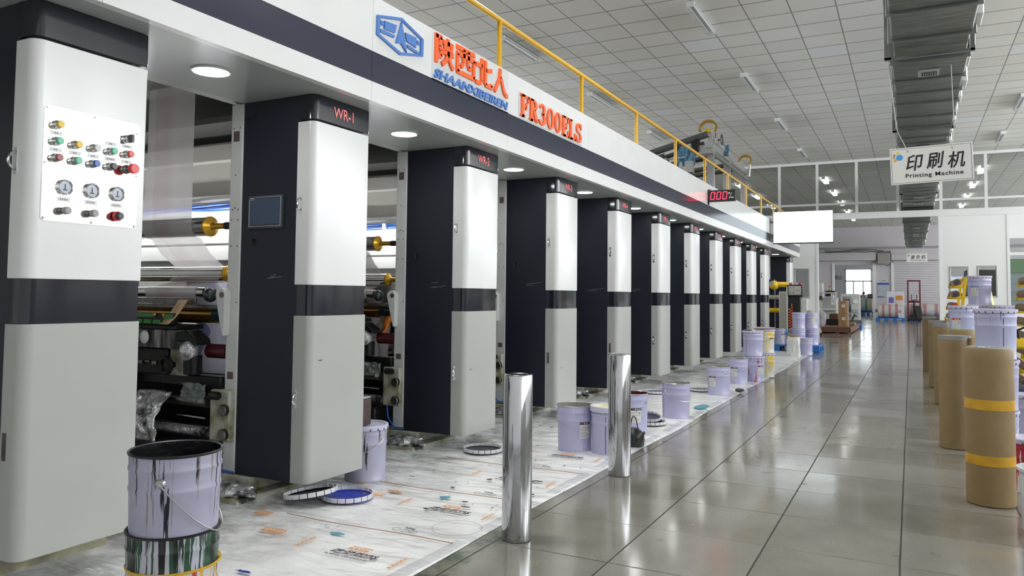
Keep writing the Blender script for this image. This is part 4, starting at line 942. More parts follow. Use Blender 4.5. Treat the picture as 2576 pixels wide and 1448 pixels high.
MB().tube([(0.425, 7.40, 0.015), (0.430, 7.42, 0.5), (0.432, 7.42, 0.925)], [0.018, 0.014, 0.020], 10).build('paper_flap', M_kraftd, t2)
roll((0.440, 8.70, 0), 'kraft roll with a greenish end behind the torn one', 0.118, 0.945, cap='green', m=M_kraftd)
roll((0.345, 10.50, 0), 'kraft roll in the middle of the row with a grey cap', 0.115, 0.945)
roll((0.330, 12.40, 0), 'second farthest kraft roll of the row', 0.118, 0.935, [(0.28, 0.315)] and ())
roll((0.290, 15.05, 0), 'farthest kraft roll, just before the dark chair', 0.125, 0.935)

sc_ = thing('dark_scrap', 'small dark crumpled scrap at the sheet edge near the aisle', 'scrap', (-1.99, 10.3, 0.0))
b = MB(); b.ball((-1.995, 10.25, 0.03), 0.045, 16, 10, (1.2, 0.8, 0.6))
for i, v in enumerate(b.v): q = Vector(v); b.v[i] = tuple(q+(q-Vector((-1.995, 10.25, 0.03)))*0.5*mn.noise(q*30))
b.build('scrap_lump', mat('scrap_dark', (0.07, 0.065, 0.06), 0.6), sc_, angle=15)
ws_ = thing('white_carton_piece', 'folded white carton piece lying behind the stacked lavender pail', 'carton', (-2.6, 13.6, 0.006))
b = MB(); b.box(-2.75, -2.35, 13.5, 13.8, 0.016, 0.03); b.build('flat_panel', M_lbl, ws_); b = MB(); b.box(-0.2, 0.2, -0.005, 0.005, 0, 0.16, Matrix.Translation((-2.55, 13.52, 0.028)) @ Matrix.Rotation(math.radians(-35), 4, 'X')); b.build('raised_panel', M_lbl, ws_)
# kettle
t = thing('kettle', 'dark green paint-covered kettle with a spout beside the chrome cylinder', 'kettle', (-2.045, 6.13, 0.006))
M_ket = mat('kettle_green', (0.012, 0.022, 0.019), 0.35, bump=0.4, bscale=30)
o = (-2.045, 6.13, 0.006)
MB().lathe([(0, 0), (0.070, 0.0), (0.082, 0.01), (0.088, 0.05), (0.084, 0.09), (0.066, 0.125), (0.045, 0.14), (0.04, 0.15), (0, 0.152)], o, 32).build('pot_body', M_ket, t)
MB().tube([(-1.99, 6.07, 0.05), (-1.955, 6.035, 0.085), (-1.935, 6.015, 0.125), (-1.915, 5.995, 0.152)], [0.022, 0.017, 0.012, 0.010], 12).build('spout', mat('spout_brown', (0.05, 0.035, 0.025), 0.5), t)
MB().tube([(-2.045+0.065*math.cos(pi*i/12)*0.75, 6.13-0.065*math.cos(pi*i/12)*0.75, 0.13+0.12*math.sin(pi*i/12)) for i in range(13)], 0.005, 8).build('bail_handle', M_black, t)

# ---------------------------------------------------------------- blue pallet with pails, sack
pal = thing('plastic_pallet', 'blue plastic pallet at the far end of the sheet under stacked pails', 'pallet', (-2.38, 18.95, 0))
M_pal = mat('pallet_blue', (0.012, 0.13, 0.42), 0.4)
MB().box(-2.85, -1.83, 18.45, 19.45, 0.125, 0.155).build('deck', M_pal, pal, bevel=0.006)
for xx in (-2.85, -2.42, -1.98):
    for yy in (18.45, 18.88, 19.30): MB().box(xx, xx+0.15, yy, yy+0.15, 0.02, 0.124).build('foot_block', M_pal, pal, bevel=0.006)
for xx in (-2.85, -2.42, -1.98): MB().box(xx, xx+0.15, 18.45, 19.45, 0.0, 0.019).build('skid', M_pal, pal, bevel=0.004)
GP = 'pails on the blue pallet'
pail((-2.690, 18.68, 0.156), 'open pail with black-headed label at the left end of the pallet', 'clean', 'white', 0.2, lab=22, group=GP, wire=False)
pail((-2.420, 18.88, 0.156), 'pail half hidden behind the white sack on the pallet', 'purple', 'white', 0.2, group=GP, wire=False)
pail((-2.290, 18.62, 0.156), 'lower pail of the unlabelled pallet stack behind the sack', 'clean', lid='flat', seam=-15, group=GP, wire=False)
pail((-2.290, 18.62, 0.528), 'upper unlabelled pail with a dark seam on the pallet', 'clean', lid='flat', seam=-15, ear=30, group=GP, wire=False)
pail((-2.040, 18.92, 0.156), 'lower pail at the aisle end of the pallet', 'clean', lid='flat', seam=-30, ear=-20, group=GP, wire=False)
pail((-2.055, 18.92, 0.528), 'upper pail with a yellow-headed label at the aisle end of the pallet', 'clean', lid='flat', lab=18, group=GP, labc=mat('label_yellow', (0.75, 0.62, 0.02), 0.4), wire=False)
rl = thing('tape_roll', 'brown tape roll lying on the yellow-labelled pallet pail', 'tape roll', (-2.06, 18.9, 0.90))
MB().lathe([(0.06, 0.0), (0.075, 0.0), (0.075, 0.05), (0.045, 0.05), (0.045, 0.0)], (-2.07, 18.9, 0.892), 28, closed=True).build('tape', mat('tape_brown', (0.42, 0.36, 0.28), 0.5), rl)
pail((-2.030, 17.62, 0.006), 'lavender pail on the sheet right behind the white sack', 'clean', lid='flat', group=GP, wire=False)
sk = thing('white_sack', 'crumpled white plastic sack holding a brown board', 'sack', (-2.217, 17.137, 0.006))
b = MB(); vs = []; NA, NH = 40, 16
for j in range(NH+1):
    u = j/NH
    for i in range(NA):
        a = 2*pi*i/NA; sq = 1.0/max(abs(math.cos(a)), abs(math.sin(a)))**0.55
        r = 0.135*sq*(1-0.10*u)*(1+0.10*mn.noise(Vector((math.cos(a)*2.5, math.sin(a)*2.5, u*3)))+0.14*mn.noise(Vector((math.cos(a)*5, math.sin(a)*5, u*6+3)))*(1-0.5*u))
        vs.append((-2.217+r*math.cos(a), 17.137+r*math.sin(a), 0.008+0.40*u+0.015*mn.noise(Vector((a*2, u, 1)))*u))
b.add(vs, [(j*NA+i, j*NA+(i+1) % NA, (j+1)*NA+(i+1) % NA, (j+1)*NA+i) for j in range(NH) for i in range(NA)]+[tuple(range(NA-1, -1, -1))])
b.build('sack_body', mat('sack_white', (0.70, 0.70, 0.68), 0.4), sk, angle=25, solid=0.004)
bdm = thing('brown_board', 'brown board with a blue end sticking out of the white sack', 'board', (-2.25, 17.14, 0.25))
b = MB(); Mq = Matrix.Translation((-2.215, 17.12, 0.36)) @ Matrix.Rotation(math.radians(25), 4, 'Y'); b.box(-0.14, 0.10, -0.03, 0.03, 0.02, 0.08, Mq); b.cur = 1; b.box(-0.20, -0.14, -0.03, 0.03, 0.02, 0.08, Mq)
b.build('board_piece', [mat('cardboard', (0.38, 0.23, 0.10), 0.6), mat('board_blue', (0.03, 0.18, 0.42), 0.5)], bdm, bevel=0.004)

# ---------------------------------------------------------------- pails on the right
GR = 'pails beyond the kraft rolls'
def stack(x, y, n, labs, body, **kw):
    for i in range(n): pail((x+0.006*(i % 2), y, 0.001+0.392*i), labs[i], body[i], lid='flat', H=0.38, group=GR, **kw)
stack(0.585, 7.10, 3, ['bottom pail of the stack behind the taped kraft roll', 'middle pail of the stack behind the taped kraft roll', 'large streaked pail topping the stack behind the taped kraft roll'], ['clean', 'clean', 'purple'], seam=22, ear=50, wire=False)
stack(0.515, 9.95, 3, ['bottom pail of the stack behind the greenish roll', 'middle pail of the stack behind the greenish roll', 'top dark-dripped pail with red tag behind the greenish roll'], ['clean', 'clean', 'purple'], lab=-30, wire=False, labc=M_red)
stack(1.020, 11.6, 3, ['bottom pail of the tall stack at the right', 'middle pail of the tall stack at the right', 'top plain pail of the tall stack at the right'], ['clean', 'clean', 'clean'], seam=-30, ear=-20, wire=False)
stack(0.830, 12.3, 4, ['bottom pail of the tallest stack', 'second pail of the tallest stack', 'third pail of the tallest stack', 'highest pail with a blue-headed label'], ['clean', 'clean', 'clean', 'clean'], lab=-25, wire=False, labc=mat('label_blue', (0.02, 0.20, 0.62), 0.4))
pail((0.935, 8.62, 0.001), 'lidded pail low on the floor at the right frame edge', 'clean', lid='flat', group=GR, wire=False)
pail((0.700, 6.05, 0.001), 'red and white pail under another at the right frame edge', 'redwhite', lid='flat', group=GR, H=0.34, wire=False)
MB_ = thing('white_tub', 'white plastic tub in the lower right frame edge', 'tub', (0.64, 4.95, 0))
MB().lathe([(0, 0), (0.14, 0), (0.15, 0.02), (0.16, 0.33), (0.172, 0.335), (0.172, 0.35), (0.155, 0.35), (0.145, 0.05), (0, 0.05)], (0.665, 4.98, 0.0), 40).build('tub_shell', mat('tub_white', (0.60, 0.62, 0.62), 0.35, var=0.15, vscale=6), MB_)

# ---------------------------------------------------------------- printing units between the columns
f = NT('ink_stained_metal'); oc = f.coord(); stv = f.coord(scale=(26, 26, 3.0))
f.l(f.mix(f.ramp(f.noise(stv, 1.0, 5), 0.38, 0.62), (0.30, 0.295, 0.29), (0.02, 0.017, 0.02)), f.b.inputs['Base Color']); f.b.inputs['Roughness'].default_value = 0.4
M_stain = f.m
f = NT('stained_cream'); oc = f.coord()
c_ = f.mix(f.ramp(f.noise(oc, 7, 6), 0.45, 0.62), (0.50, 0.50, 0.42), (0.22, 0.21, 0.10)); c_ = f.mix(f.ramp(f.noise(oc, 4, 5), 0.60, 0.66), c_, (0.02, 0.03, 0.02))
f.l(c_, f.b.inputs['Base Color']); f.b.inputs['Roughness'].default_value = 0.45; M_base = f.m
f = NT('crumpled_foil'); oc = f.coord()
f.l(f.mix(f.ramp(f.noise(oc, 9, 4), 0.5, 0.66), (0.60, 0.60, 0.61), (0.06, 0.05, 0.06)), f.b.inputs['Base Color'])
f.b.inputs['Metallic'].default_value = 0.55; f.b.inputs['Roughness'].default_value = 0.28; f.bump(f.noise(oc, 16, 3), 0.9, 0.03); M_foil = f.m
M_hood = mat('hood_enamel', (0.52, 0.515, 0.47), 0.4); M_hoodw = mat('hood_white', (0.66, 0.67, 0.66), 0.28)
M_hose = mat('blue_hose', (0.02, 0.13, 0.55), 0.35); M_green = mat('green_board', (0.045, 0.22, 0.045), 0.45, var=0.3, vscale=22)
M_copper = mat('copper_roller', (0.42, 0.24, 0.06), 0.22, 0.9); M_krft = mat('kraft_strip', (0.46, 0.32, 0.16), 0.55)
M_teal = mat('dark_teal_roller', (0.012, 0.045, 0.055), 0.3); M_wine = mat('wine_red', (0.07, 0.007, 0.011), 0.3); M_inkb = mat('inky_black', (0.008, 0.008, 0.009), 0.34, spec=0.3, bump=0.35, bscale=22, var=0.3, vscale=12)
yl = Y1-WC
unit = thing('printing_unit', 'printing unit with chrome and copper rollers between the button column and WR-1', 'printing unit', (-3.8, yl, 0), 'printing units between the columns')
fp = MB().box(-3.84, -3.735, yl, yl+1.05, 0.125, 2.438).build('frame_plate', M_post, unit, bevel=0.006)
MB().box(-6.2, -6.1, yl, yl+1.05, 0.125, 2.438).build('frame_plate', M_post, unit, bevel=0.006)
for (dx, zz) in ((0.025, 2.285), (0.08, 2.285), (0.05, 1.985), (0.03, 1.765), (0.052, 1.775), (0.08, 1.765), (0.025, 1.70), (0.08, 1.70), (0.025, 1.535), (0.08, 1.535), (0.085, 1.18)):
    MB().cyl((-3.84+dx, yl-0.002, zz), (-3.84+dx, yl+0.003, zz), 0.0042, n=10).build('bolt_hole', M_gap, fp)
for z0, z1 in ((2.20, 2.265), (0.70, 0.745)):
    MB().box(-3.815, -3.765, yl-0.002, yl+0.004, z0, z1).build('inspection_window', mat('window_brown', (0.12, 0.09, 0.08), 0.4), fp)
bb = MB().box(-3.915, -3.742, yl-0.045, yl+0.06, 0.315, 0.635).build('bearing_block', M_base, unit, bevel=0.012)
for zz in (0.515, 0.365):
    MB().lathe([(0, -0.03), (0.030, -0.03), (0.036, -0.024), (0.036, 0.0)], (-3.775, yl-0.046, zz), 24, 'y').build('bolt_cap', M_dsteel, bb)
MB().cyl((-3.85, yl-0.09, 0.605), (-3.79, yl-0.09, 0.605), 0.026).cyl((-3.79, yl-0.10, 0.605), (-3.77, yl-0.10, 0.605), 0.018).build('coupling', M_black, bb)
MB().box(-6.1, -3.49, yl-0.20, yl+0.62, 0.0, 0.035).build('base_plate', M_base, unit, bevel=0.004)
MB().box(-6.1, -3.58, yl-0.02, yl+0.5, 0.036, 0.117).build('base_block', M_base, unit, bevel=0.006)
# hood
h = MB().box(-6.08, -3.86, yl+0.56, yl+1.40, 1.50, 2.36).build('dryer_hood', M_hood, unit, bevel=0.008)
MB().box(-6.08, -3.865, yl+0.50, yl+0.558, 2.20, 2.34).build('upper_ledge', M_hood, h, bevel=0.015)
MB().box(-6.08, -3.865, yl+0.49, yl+0.558, 1.875, 1.955).build('lower_ledge', M_hoodw, h, bevel=0.008)
MB().box(-6.08, -3.865, yl+0.53, yl+0.558, 1.60, 1.87).build('white_panel', M_hoodw, h, bevel=0.006)
MB().box(-6.08, -3.865, yl+0.52, yl+0.558, 1.47, 1.585).build('lower_panel', M_hoodw, h, bevel=0.01)
MB().box(-6.08, -3.865, yl+0.58, yl+1.38, 1.40, 1.495).build('nozzle_tray', mat('tray_grey', (0.36, 0.37, 0.36), 0.35), h, bevel=0.01)
MB().box(-6.0, -3.95, yl+0.20, yl+1.2, 2.40, 2.44).build('canopy_plate', mat('dark_plate', (0.10, 0.10, 0.10), 0.4), unit)
MB().cyl((-6.0, yl+0.36, 1.71), (-3.95, yl+0.36, 1.71), 0.012, n=10).build('strip_lamp', mat('strip_lamp_glow', (1, 1, 1), 0.4, emit=30.0), h)
# air hoses along the hood
for j in range(4):
    MB().tube([(-6.0+0.18*i, yl+0.47-0.012*(j % 2), 1.842+0.011*j+0.006*math.sin(i*1.3+j)) for i in range(13)], 0.0058, 8).build('air_hose', M_hose, h)
MB().box(-4.32, -4.285, yl+0.44, yl+0.49, 1.83, 1.89).build('hose_clip', M_white, h, bevel=0.003)
# rollers run across the press
def across(nm, Yc, Zc, r, xa, xb, m, flange=None, parent=unit, shaft=None):
    o = MB().cyl((xa, Yc, Zc), (xb, Yc, Zc), r, n=40).build(nm, m, parent, angle=40)
    if flange:
        MB().lathe([(0, 0), (flange, 0), (flange, 0.012), (flange*0.82, 0.02), (0.026, 0.034), (0.020, 0.05), (0.019, 0.135), (0.022, 0.138), (0.022, 0.156), (0.018, 0.160), (0, 0.160)], (xb, Yc, Zc), 36, 'x').build('gold_journal', M_gold, o)
        MB().cyl((xb+0.15, Yc, Zc), (xb+0.235, Yc, Zc), 0.024).build('shaft_end', M_black, o)
    return o
across('chill_roller', yl+0.05, 1.671, 0.062, -6.1, -4.07, M_chrome, 0.066)
across('web_roller', yl+0.225, 1.366, 0.054, -6.1, -4.085, M_bright, 0.056)
r3 = across('small_chrome_roller', yl+0.06, 1.240, 0.036, -6.1, -4.09, M_bright)
MB().ball((-4.055, yl+0.06, 1.225), 0.048, 20, 12, (0.9, 1, 1)).build('bearing_housing', mat('bearing_dark', (0.07, 0.09, 0.09), 0.25, 0.6), r3)
cr = across('copper_cylinder', yl+0.13, 1.092, 0.058, -6.1, -4.06, M_copper)
MB().cyl((-4.06, yl+0.13, 1.098), (-4.0, yl+0.13, 1.098), 0.054, n=36).build('dark_collar', M_teal, cr); MB().cyl((-4.0, yl+0.13, 1.098), (-3.90, yl+0.13, 1.098), 0.047, n=36).build('steel_collar', M_dsteel, cr)
MB().box(-6.1, -4.10, yl-0.02, yl-0.005, 1.165, 1.20).box(-6.1, -3.92, yl+0.03, yl+0.07, 1.135, 1.16).build('scraper_bar', M_dsteel, unit, bevel=0.003)
arm = MB(); pts = [(-3.842+0.044*math.cos(a), 1.226+0.044*math.sin(a)) for a in [math.radians(-10+20*i) for i in range(12)]]+[(-3.862, 1.12), (-3.822, 0.97), (-3.805, 0.97), (-3.80, 1.10)]
arm.prism([(x, z) for x, z in pts], 0, 0.05, Matrix(((1, 0, 0, 0), (0, 0, 1, yl-0.05), (0, 1, 0, 0), (0, 0, 0, 1))))
ar = arm.build('swing_arm', M_post, unit, bevel=0.006)
MB().cyl((-3.828, yl-0.054, 1.226), (-3.828, yl-0.049, 1.226), 0.018, n=20).build('arm_bore', M_dsteel, ar)
# green blade board with a kraft strip
gb = MB().box(-6.0, -4.165, yl-0.13, yl-0.09, 1.028, 1.105).build('blade_board', M_inkb, unit, bevel=0.004)
MB().box(-6.0, -4.35, yl-0.136, yl-0.128, 1.076, 1.100).build('green_strip', M_green, gb, bevel=0.002); MB().box(-4.265, -4.17, yl-0.136, yl-0.128, 1.070, 1.098).build('green_strip', M_green, gb, bevel=0.002)
for i in range(9):
    x0 = -4.19-0.0885*i; MB().prism([(x0-0.078, 1.036), (x0-0.006, 1.036), (x0, 1.062), (x0-0.070, 1.062)], 0, 0.008, Matrix(((1, 0, 0, 0), (0, 0, 1, yl-0.137), (0, 1, 0, 0), (0, 0, 0, 1)))).build('green_block', M_green, gb)
for x0 in (-4.33, -4.245): MB().ball((x0, yl-0.142, 1.092), 0.010, 12, 8).build('brass_knob', M_gold, gb)
ks = MB(); n = 8
P = [(-4.235+0.055*(i/n)**0.6-0.03, yl-0.16+0.10*(i/n), 1.035+0.155*(i/n)-0.01*math.sin(pi*i/n)) for i in range(n+1)]
ks.add([(x+d, y, z) for (x, y, z) in P for d in (0, 0.085)], [(2*i, 2*i+1, 2*i+3, 2*i+2) for i in range(n)]); ks.build('kraft_strip', M_krft, unit, solid=0.002)
# ink chamber and its clutter
ch = MB().box(-6.0, -4.185, yl-0.10, yl+0.10, 0.875, 1.0).build('ink_chamber', M_stain, unit, bevel=0.01)
MB().box(-6.0, -4.155, yl-0.12, yl+0.10, 1.0, 1.027).build('chamber_lid', M_inkb, ch, bevel=0.006)
MB().prism([(-4.18, 0.985), (-4.08, 0.995), (-4.00, 0.945), (-3.985, 0.905), (-4.05, 0.93), (-4.18, 0.93)], 0, 0.12, Matrix(((1, 0, 0, 0), (0, 0, 1, yl-0.10), (0, 1, 0, 0), (0, 0, 0, 1)))).build('blade_hook', M_inkb, ch, bevel=0.006)
MB().ball((-4.455, yl-0.115, 0.945), 0.036, 18, 12, (1, 0.6, 1.25)).build('white_cover', mat('cover_white', (0.6, 0.62, 0.62), 0.35), ch)
MB().tube([(-4.70, yl-0.12, 0.80), (-4.66, yl-0.14, 0.87), (-4.60, yl-0.15, 0.905), (-4.52, yl-0.13, 0.905)], 0.012, 8).build('black_hose', M_black, ch)
MB().box(-6.0, -4.30, yl-0.06, yl+0.15, 0.70, 0.872).build('trough_front', M_inkb, unit, bevel=0.01)
MB().box(-4.30, -4.135, yl-0.04, yl+0.0, 0.70, 0.90).build('side_plate', M_base, unit, bevel=0.006)
for i in range(5): MB().box(-4.70+0.07*i, -4.655+0.07*i, yl-0.085, yl-0.06, 0.765+0.012*(i % 2), 0.79).build('clamp_bar', M_dsteel, unit, bevel=0.003)
hw = MB(); R_, r_ = 0.048, 0.017
hw.lathe([(R_+r_*math.cos(2*pi*i/10), r_*math.sin(2*pi*i/10)) for i in range(10)], (-4.262, yl-0.10, 0.768), 28, 'y', closed=True)
hw.cyl((-4.262, yl-0.10, 0.768), (-4.262, yl-0.04, 0.768), 0.022); hw.build('hand_wheel', M_inkb, unit)
mo = MB().ball((-4.075, yl-0.08, 0.868), 0.064, 24, 16, (0.95, 0.9, 1.05)).build('wrapped_motor', M_foil, unit)
MB().cyl((-4.07, yl-0.05, 0.72), (-4.07, yl-0.05, 0.84), 0.056, n=24).build('motor_base', M_inkb, mo)
MB().cyl((-4.02, yl+0.04, 0.865), (-3.845, yl+0.04, 0.865), 0.046, n=28).build('wine_collar', M_wine, unit)
MB().box(-6.05, -3.845, yl-0.03, yl+0.06, 0.635, 0.712).build('black_beam', M_inkb, unit, bevel=0.01)
MB().cyl((-6.0, yl-0.02, 0.44), (-4.58, yl-0.02, 0.44), 0.135, n=40).build('ink_drum', M_inkb, unit)
MB().cyl((-4.45, yl-0.02, 0.545), (-3.945, yl-0.02, 0.545), 0.034, n=24).build('tie_bar', M_dsteel, unit)
MB().cyl((-4.45, yl-0.02, 0.36), (-3.945, yl-0.02, 0.36), 0.030, n=24).build('wrapped_bar', M_foil, unit)
MB().cyl((-4.2, yl-0.05, 0.455), (-3.945, yl-0.05, 0.45), 0.006).build('thin_rod', M_steel, unit)
def drape(nm, m, x0, x1, z0, z1, yb, amp, seed, top=0.0, parent=unit):
    b = MB(); NX, NZ = 22, 22; vs = []
    for j in range(NZ+1):
        for i in range(NX+1):
            u, v = i/NX, j/NZ
            d = amp*mn.noise(Vector((u*4+seed, v*2.2, seed)))+0.5*amp*mn.noise(Vector((u*11, v*7, seed+4)))
            vs.append((x0+(x1-x0)*(u+0.06*mn.noise(Vector((u*2, v*3, seed+9))))*(1-0.12*v)+0.05*v*(x1-x0), yb+d+top*max(0, 0.25-v)*1.0, z1+(z0-z1)*v+0.02*mn.noise(Vector((u*5, seed, 1)))))
    b.add(vs, [(j*(NX+1)+i, j*(NX+1)+i+1, (j+1)*(NX+1)+i+1, (j+1)*(NX+1)+i) for j in range(NZ) for i in range(NX)])
    return b.build(nm, m, parent, angle=30, solid=0.002)
drape('foil_drape', M_foil, -4.54, -4.24, 0.29, 0.60, yl-0.16, 0.05, 2.0, 0.35)
drape('foil_drape', M_foil, -5.2, -4.62, 0.58, 0.70, yl-0.13, 0.05, 5.0, 0.3)
drape('film_flap', mat('clear_flap', (0.25, 0.30, 0.29), 0.15, alpha=0.55), -4.12, -3.90, 0.56, 0.67, yl-0.09, 0.03, 8.0)
MB().box(-6.05, -3.95, yl-0.10, yl+0.42, 0.118, 0.30).build('ink_tank', M_inkb, unit, bevel=0.02)
MB().box(-6.1, -4.66, yl+0.44, yl+0.47, 0.118, 1.0).box(-4.66, -3.85, yl+0.44, yl+0.47, 0.118, 0.66).build('dark_backing', M_gap, unit)  # added black panels stand in for the darkness behind the unit
MB().tube([(-3.88, yl-0.03, 0.34), (-3.85, yl-0.05, 0.22), (-3.78, yl-0.06, 0.15), (-3.69, yl-0.05, 0.145)], 0.007, 8).build('blue_cable', M_hose, unit)
# crumpled foil on the foot
b = MB(); b.ball((-3.63, yl-0.12, 0.065), 0.11, 26, 16, (1.5, 0.85, 0.36))
for i, v in enumerate(b.v): q = Vector(v); b.v[i] = tuple(q+(q-Vector((-3.63, yl-0.12, 0.065)))*0.5*mn.noise(q*22))
b.build('foil_lump', M_foil, unit, angle=15)
M_f = NT('film_pink'); f = M_f
x_, y_, z_ = f.xyz(f.world()); out = f.t.nodes['Material Output']
s1 = f.math('MULTIPLY', f.math('SUBTRACT', x_, -4.555), 40, True); s2 = f.math('MULTIPLY', f.math('SUBTRACT', -4.33, x_), 12, True)
f.l(f.mix(f.math('MULTIPLY', f.math('MINIMUM', s1, s2), 0.8), (0.76, 0.73, 0.735), (0.64, 0.48, 0.49)), f.b.inputs['Base Color']); f.b.inputs['Roughness'].default_value = 0.3
tr = f.n('BsdfTransparent'); tl = f.n('BsdfTranslucent'); tl.inputs[0].default_value = (0.75, 0.70, 0.70, 1)
m1 = f.n('MixShader'); m1.inputs[0].default_value = 0.35; f.l(f.b.outputs[0], m1.inputs[1]); f.l(tl.outputs[0], m1.inputs[2])
m2 = f.n('MixShader'); m2.inputs[0].default_value = 0.28; f.l(m1.outputs[0], m2.inputs[1]); f.l(tr.outputs[0], m2.inputs[2]); f.l(m2.outputs[0], out.inputs[0])
def film(n, label, m):
    dy = (n-1)*DY; path = [(-0.018, 2.615), (-0.018, 2.4), (-0.018, 2.1), (-0.018, 1.85), (-0.018, 1.68), (-0.008, 1.635), (0.022, 1.606), (0.06, 1.597), (0.14, 1.50), (0.255, 1.42), (0.278, 1.37), (0.26, 1.31), (0.21, 1.305), (0.10, 1.281), (0.055, 1.281), (0.025, 1.262), (0.019, 1.235), (0.04, 1.19), (0.09, 1.155)]
    b = MB(); NX = 12; vs = []
    for k, (dy_, z) in enumerate(path):
        for i in range(NX+1):
            u = i/NX; vs.append((-4.645+0.485*u+(0.03 if z > 2 else 0)*(1-u), yl+dy+dy_-0.003*abs(mn.noise(Vector((u*3, z*2, n)))), z))
    b.add(vs, [(k*(NX+1)+i, k*(NX+1)+i+1, (k+1)*(NX+1)+i+1, (k+1)*(NX+1)+i) for k in range(len(path)-1) for i in range(NX)])
    return tag(b.build('film_web', m, None, angle=70), label, 'film', 'film webs threaded through the rollers')
film(1, 'translucent pinkish film web hanging over the rollers before WR-1', M_f.m)
M_fw = mat('film_white', (0.70, 0.68, 0.69), 0.35, alpha=0.8)
film(2, 'whitish film web hanging over the rollers between WR-1 and WR-2', M_fw)
ubs = ['', '', 'between WR-1 and WR-2 beside the gloved worker', 'between WR-2 and WR-3', 'between WR-3 and WR-4', 'between WR-4 and WR-5', 'between WR-5 and WR-6', 'between WR-6 and WR-7', 'between WR-7 and WR-8', 'between WR-8 and WR-9', 'between WR-9 and WR-10']
for n in range(2, 11):
    dup(unit, (-3.8, yl+(n-1)*DY, 0), label='printing unit with chrome and copper rollers '+ubs[n])
    if n > 2: film(n, 'whitish film web over the rollers '+ubs[n], M_fw)

def at(px, py, Y):
    """point of the place at depth Y seen at photo pixel (px, py)"""
    d = Fv+Rv*((px-1288)/FPX)-Uv*((py-CY)/FPX)
    return Vector((0, 0, CAMH))+d*(Y/d.y)

# ---------------------------------------------------------------- unwind end of the line
column11 = column(24.40, 0.50, 0.12, 0.045, None, 'short last cabinet column without number past the yellow arms', (True, False))
column11['label'] = 'last cabinet column without number, past the yellow arms'
M_yel2 = mat('arm_yellow', (0.80, 0.52, 0.01), 0.3)
ua = thing('unwind_arm', 'yellow robot-like unwind arm with a ball joint past column WR-10', 'unwind arm', (-3.4, 22.7, 0))
MB().cyl((-3.42, 22.7, 1.60), (-3.06, 22.7, 1.60), 0.075, n=28).build('upper_arm', M_yel2, ua, bevel=0.01)
bj = MB().ball((-3.44, 22.68, 1.58), 0.125, 24, 16, (1, 1, 1.05)).build('ball_joint', M_yel2, ua)
MB().lathe([(0, -0.02), (0.06, -0.02), (0.065, 0.0)], (-3.48, 22.57, 1.63), 20, 'y').build('joint_cover', mat('cover_grey', (0.35, 0.34, 0.30), 0.4), bj)
MB().cyl((-3.60, 22.7, 0.87), (-3.20, 22.7, 0.87), 0.065, n=28).build('lower_arm', M_yel2, ua, bevel=0.01)
MB().cyl((-3.62, 22.69, 1.24), (-3.15, 22.69, 1.24), 0.062, n=28).build('cream_tube', M_cream, ua)
MB().box(-3.30, -3.08, 22.6, 22.85, 0.0, 1.40).build('cream_post', mat('post_cream', (0.58, 0.58, 0.50), 0.4), ua, bevel=0.02)
MB().box(-3.75, -3.45, 22.78, 23.0, 0.0, 1.75).build('dark_backplate', M_navy, ua, bevel=0.01)
cb = thing('control_cabinet', 'black control cabinet with red lamps on top beside the yellow arms', 'control cabinet', (-2.8, 22.1, 0))
MB().box(-2.985, -2.66, 22.0, 22.4, 0.0, 1.26).build('lower_body', M_black, cb, bevel=0.01)
hb = MB().box(-2.985, -2.60, 21.95, 22.42, 1.26, 1.585).build('upper_body', M_black, cb, bevel=0.012)
MB().box(-2.955, -2.635, 21.942, 21.955, 1.31, 1.55).build('control_face', mat('face_grey', (0.45, 0.45, 0.42), 0.4), hb, bevel=0.004)
for i, (dx, dz, c) in enumerate(((-2.90, 1.50, (0.1, 0.3, 0.5)), (-2.82, 1.50, (0.1, 0.45, 0.3)), (-2.74, 1.50, (0.6, 0.6, 0.6)), (-2.84, 1.44, (0.8, 0.5, 0.02)), (-2.74, 1.43, (0.6, 0.1, 0.1)), (-2.68, 1.43, (0.6, 0.08, 0.08)), (-2.90, 1.37, (0.1, 0.1, 0.1)), (-2.82, 1.37, (0.1, 0.1, 0.1)))):
    MB().lathe([(0, -0.012), (0.014, -0.012), (0.016, 0)], (dx, 21.942, dz), 14, 'y').build('push_button', mat('cab_btn_%d' % i, c, 0.35), hb)
for xx, c in ((-2.92, M_red), (-2.79, M_cream), (-2.67, M_red)):
    MB().lathe([(0.045, 0), (0.045, 0.04), (0.038, 0.055), (0, 0.058)], (xx, 22.15, 1.585), 18).build('signal_lamp', c, hb)
MB().box(-2.66, -2.50, 22.05, 22.35, 0.0, 1.19).build('side_box', mat('side_white', (0.56, 0.57, 0.55), 0.4), cb, bevel=0.01)
hk = MB().tube([(-2.90+0.05*math.cos(2*pi*i/10), 21.96+0.03*math.sin(2*pi*i/10)-0.03, 0.95-0.0075*i) for i in range(75)]+[(-2.90, 21.93, 0.38)], 0.008, 6)
hk.tube([(-2.88, 21.97, 1.07), (-2.87, 21.93, 1.0), (-2.86, 21.93, 0.95)], 0.008, 6); hk.build('coiled_hose', mat('hose_orange', (0.85, 0.14, 0.03), 0.4), cb)

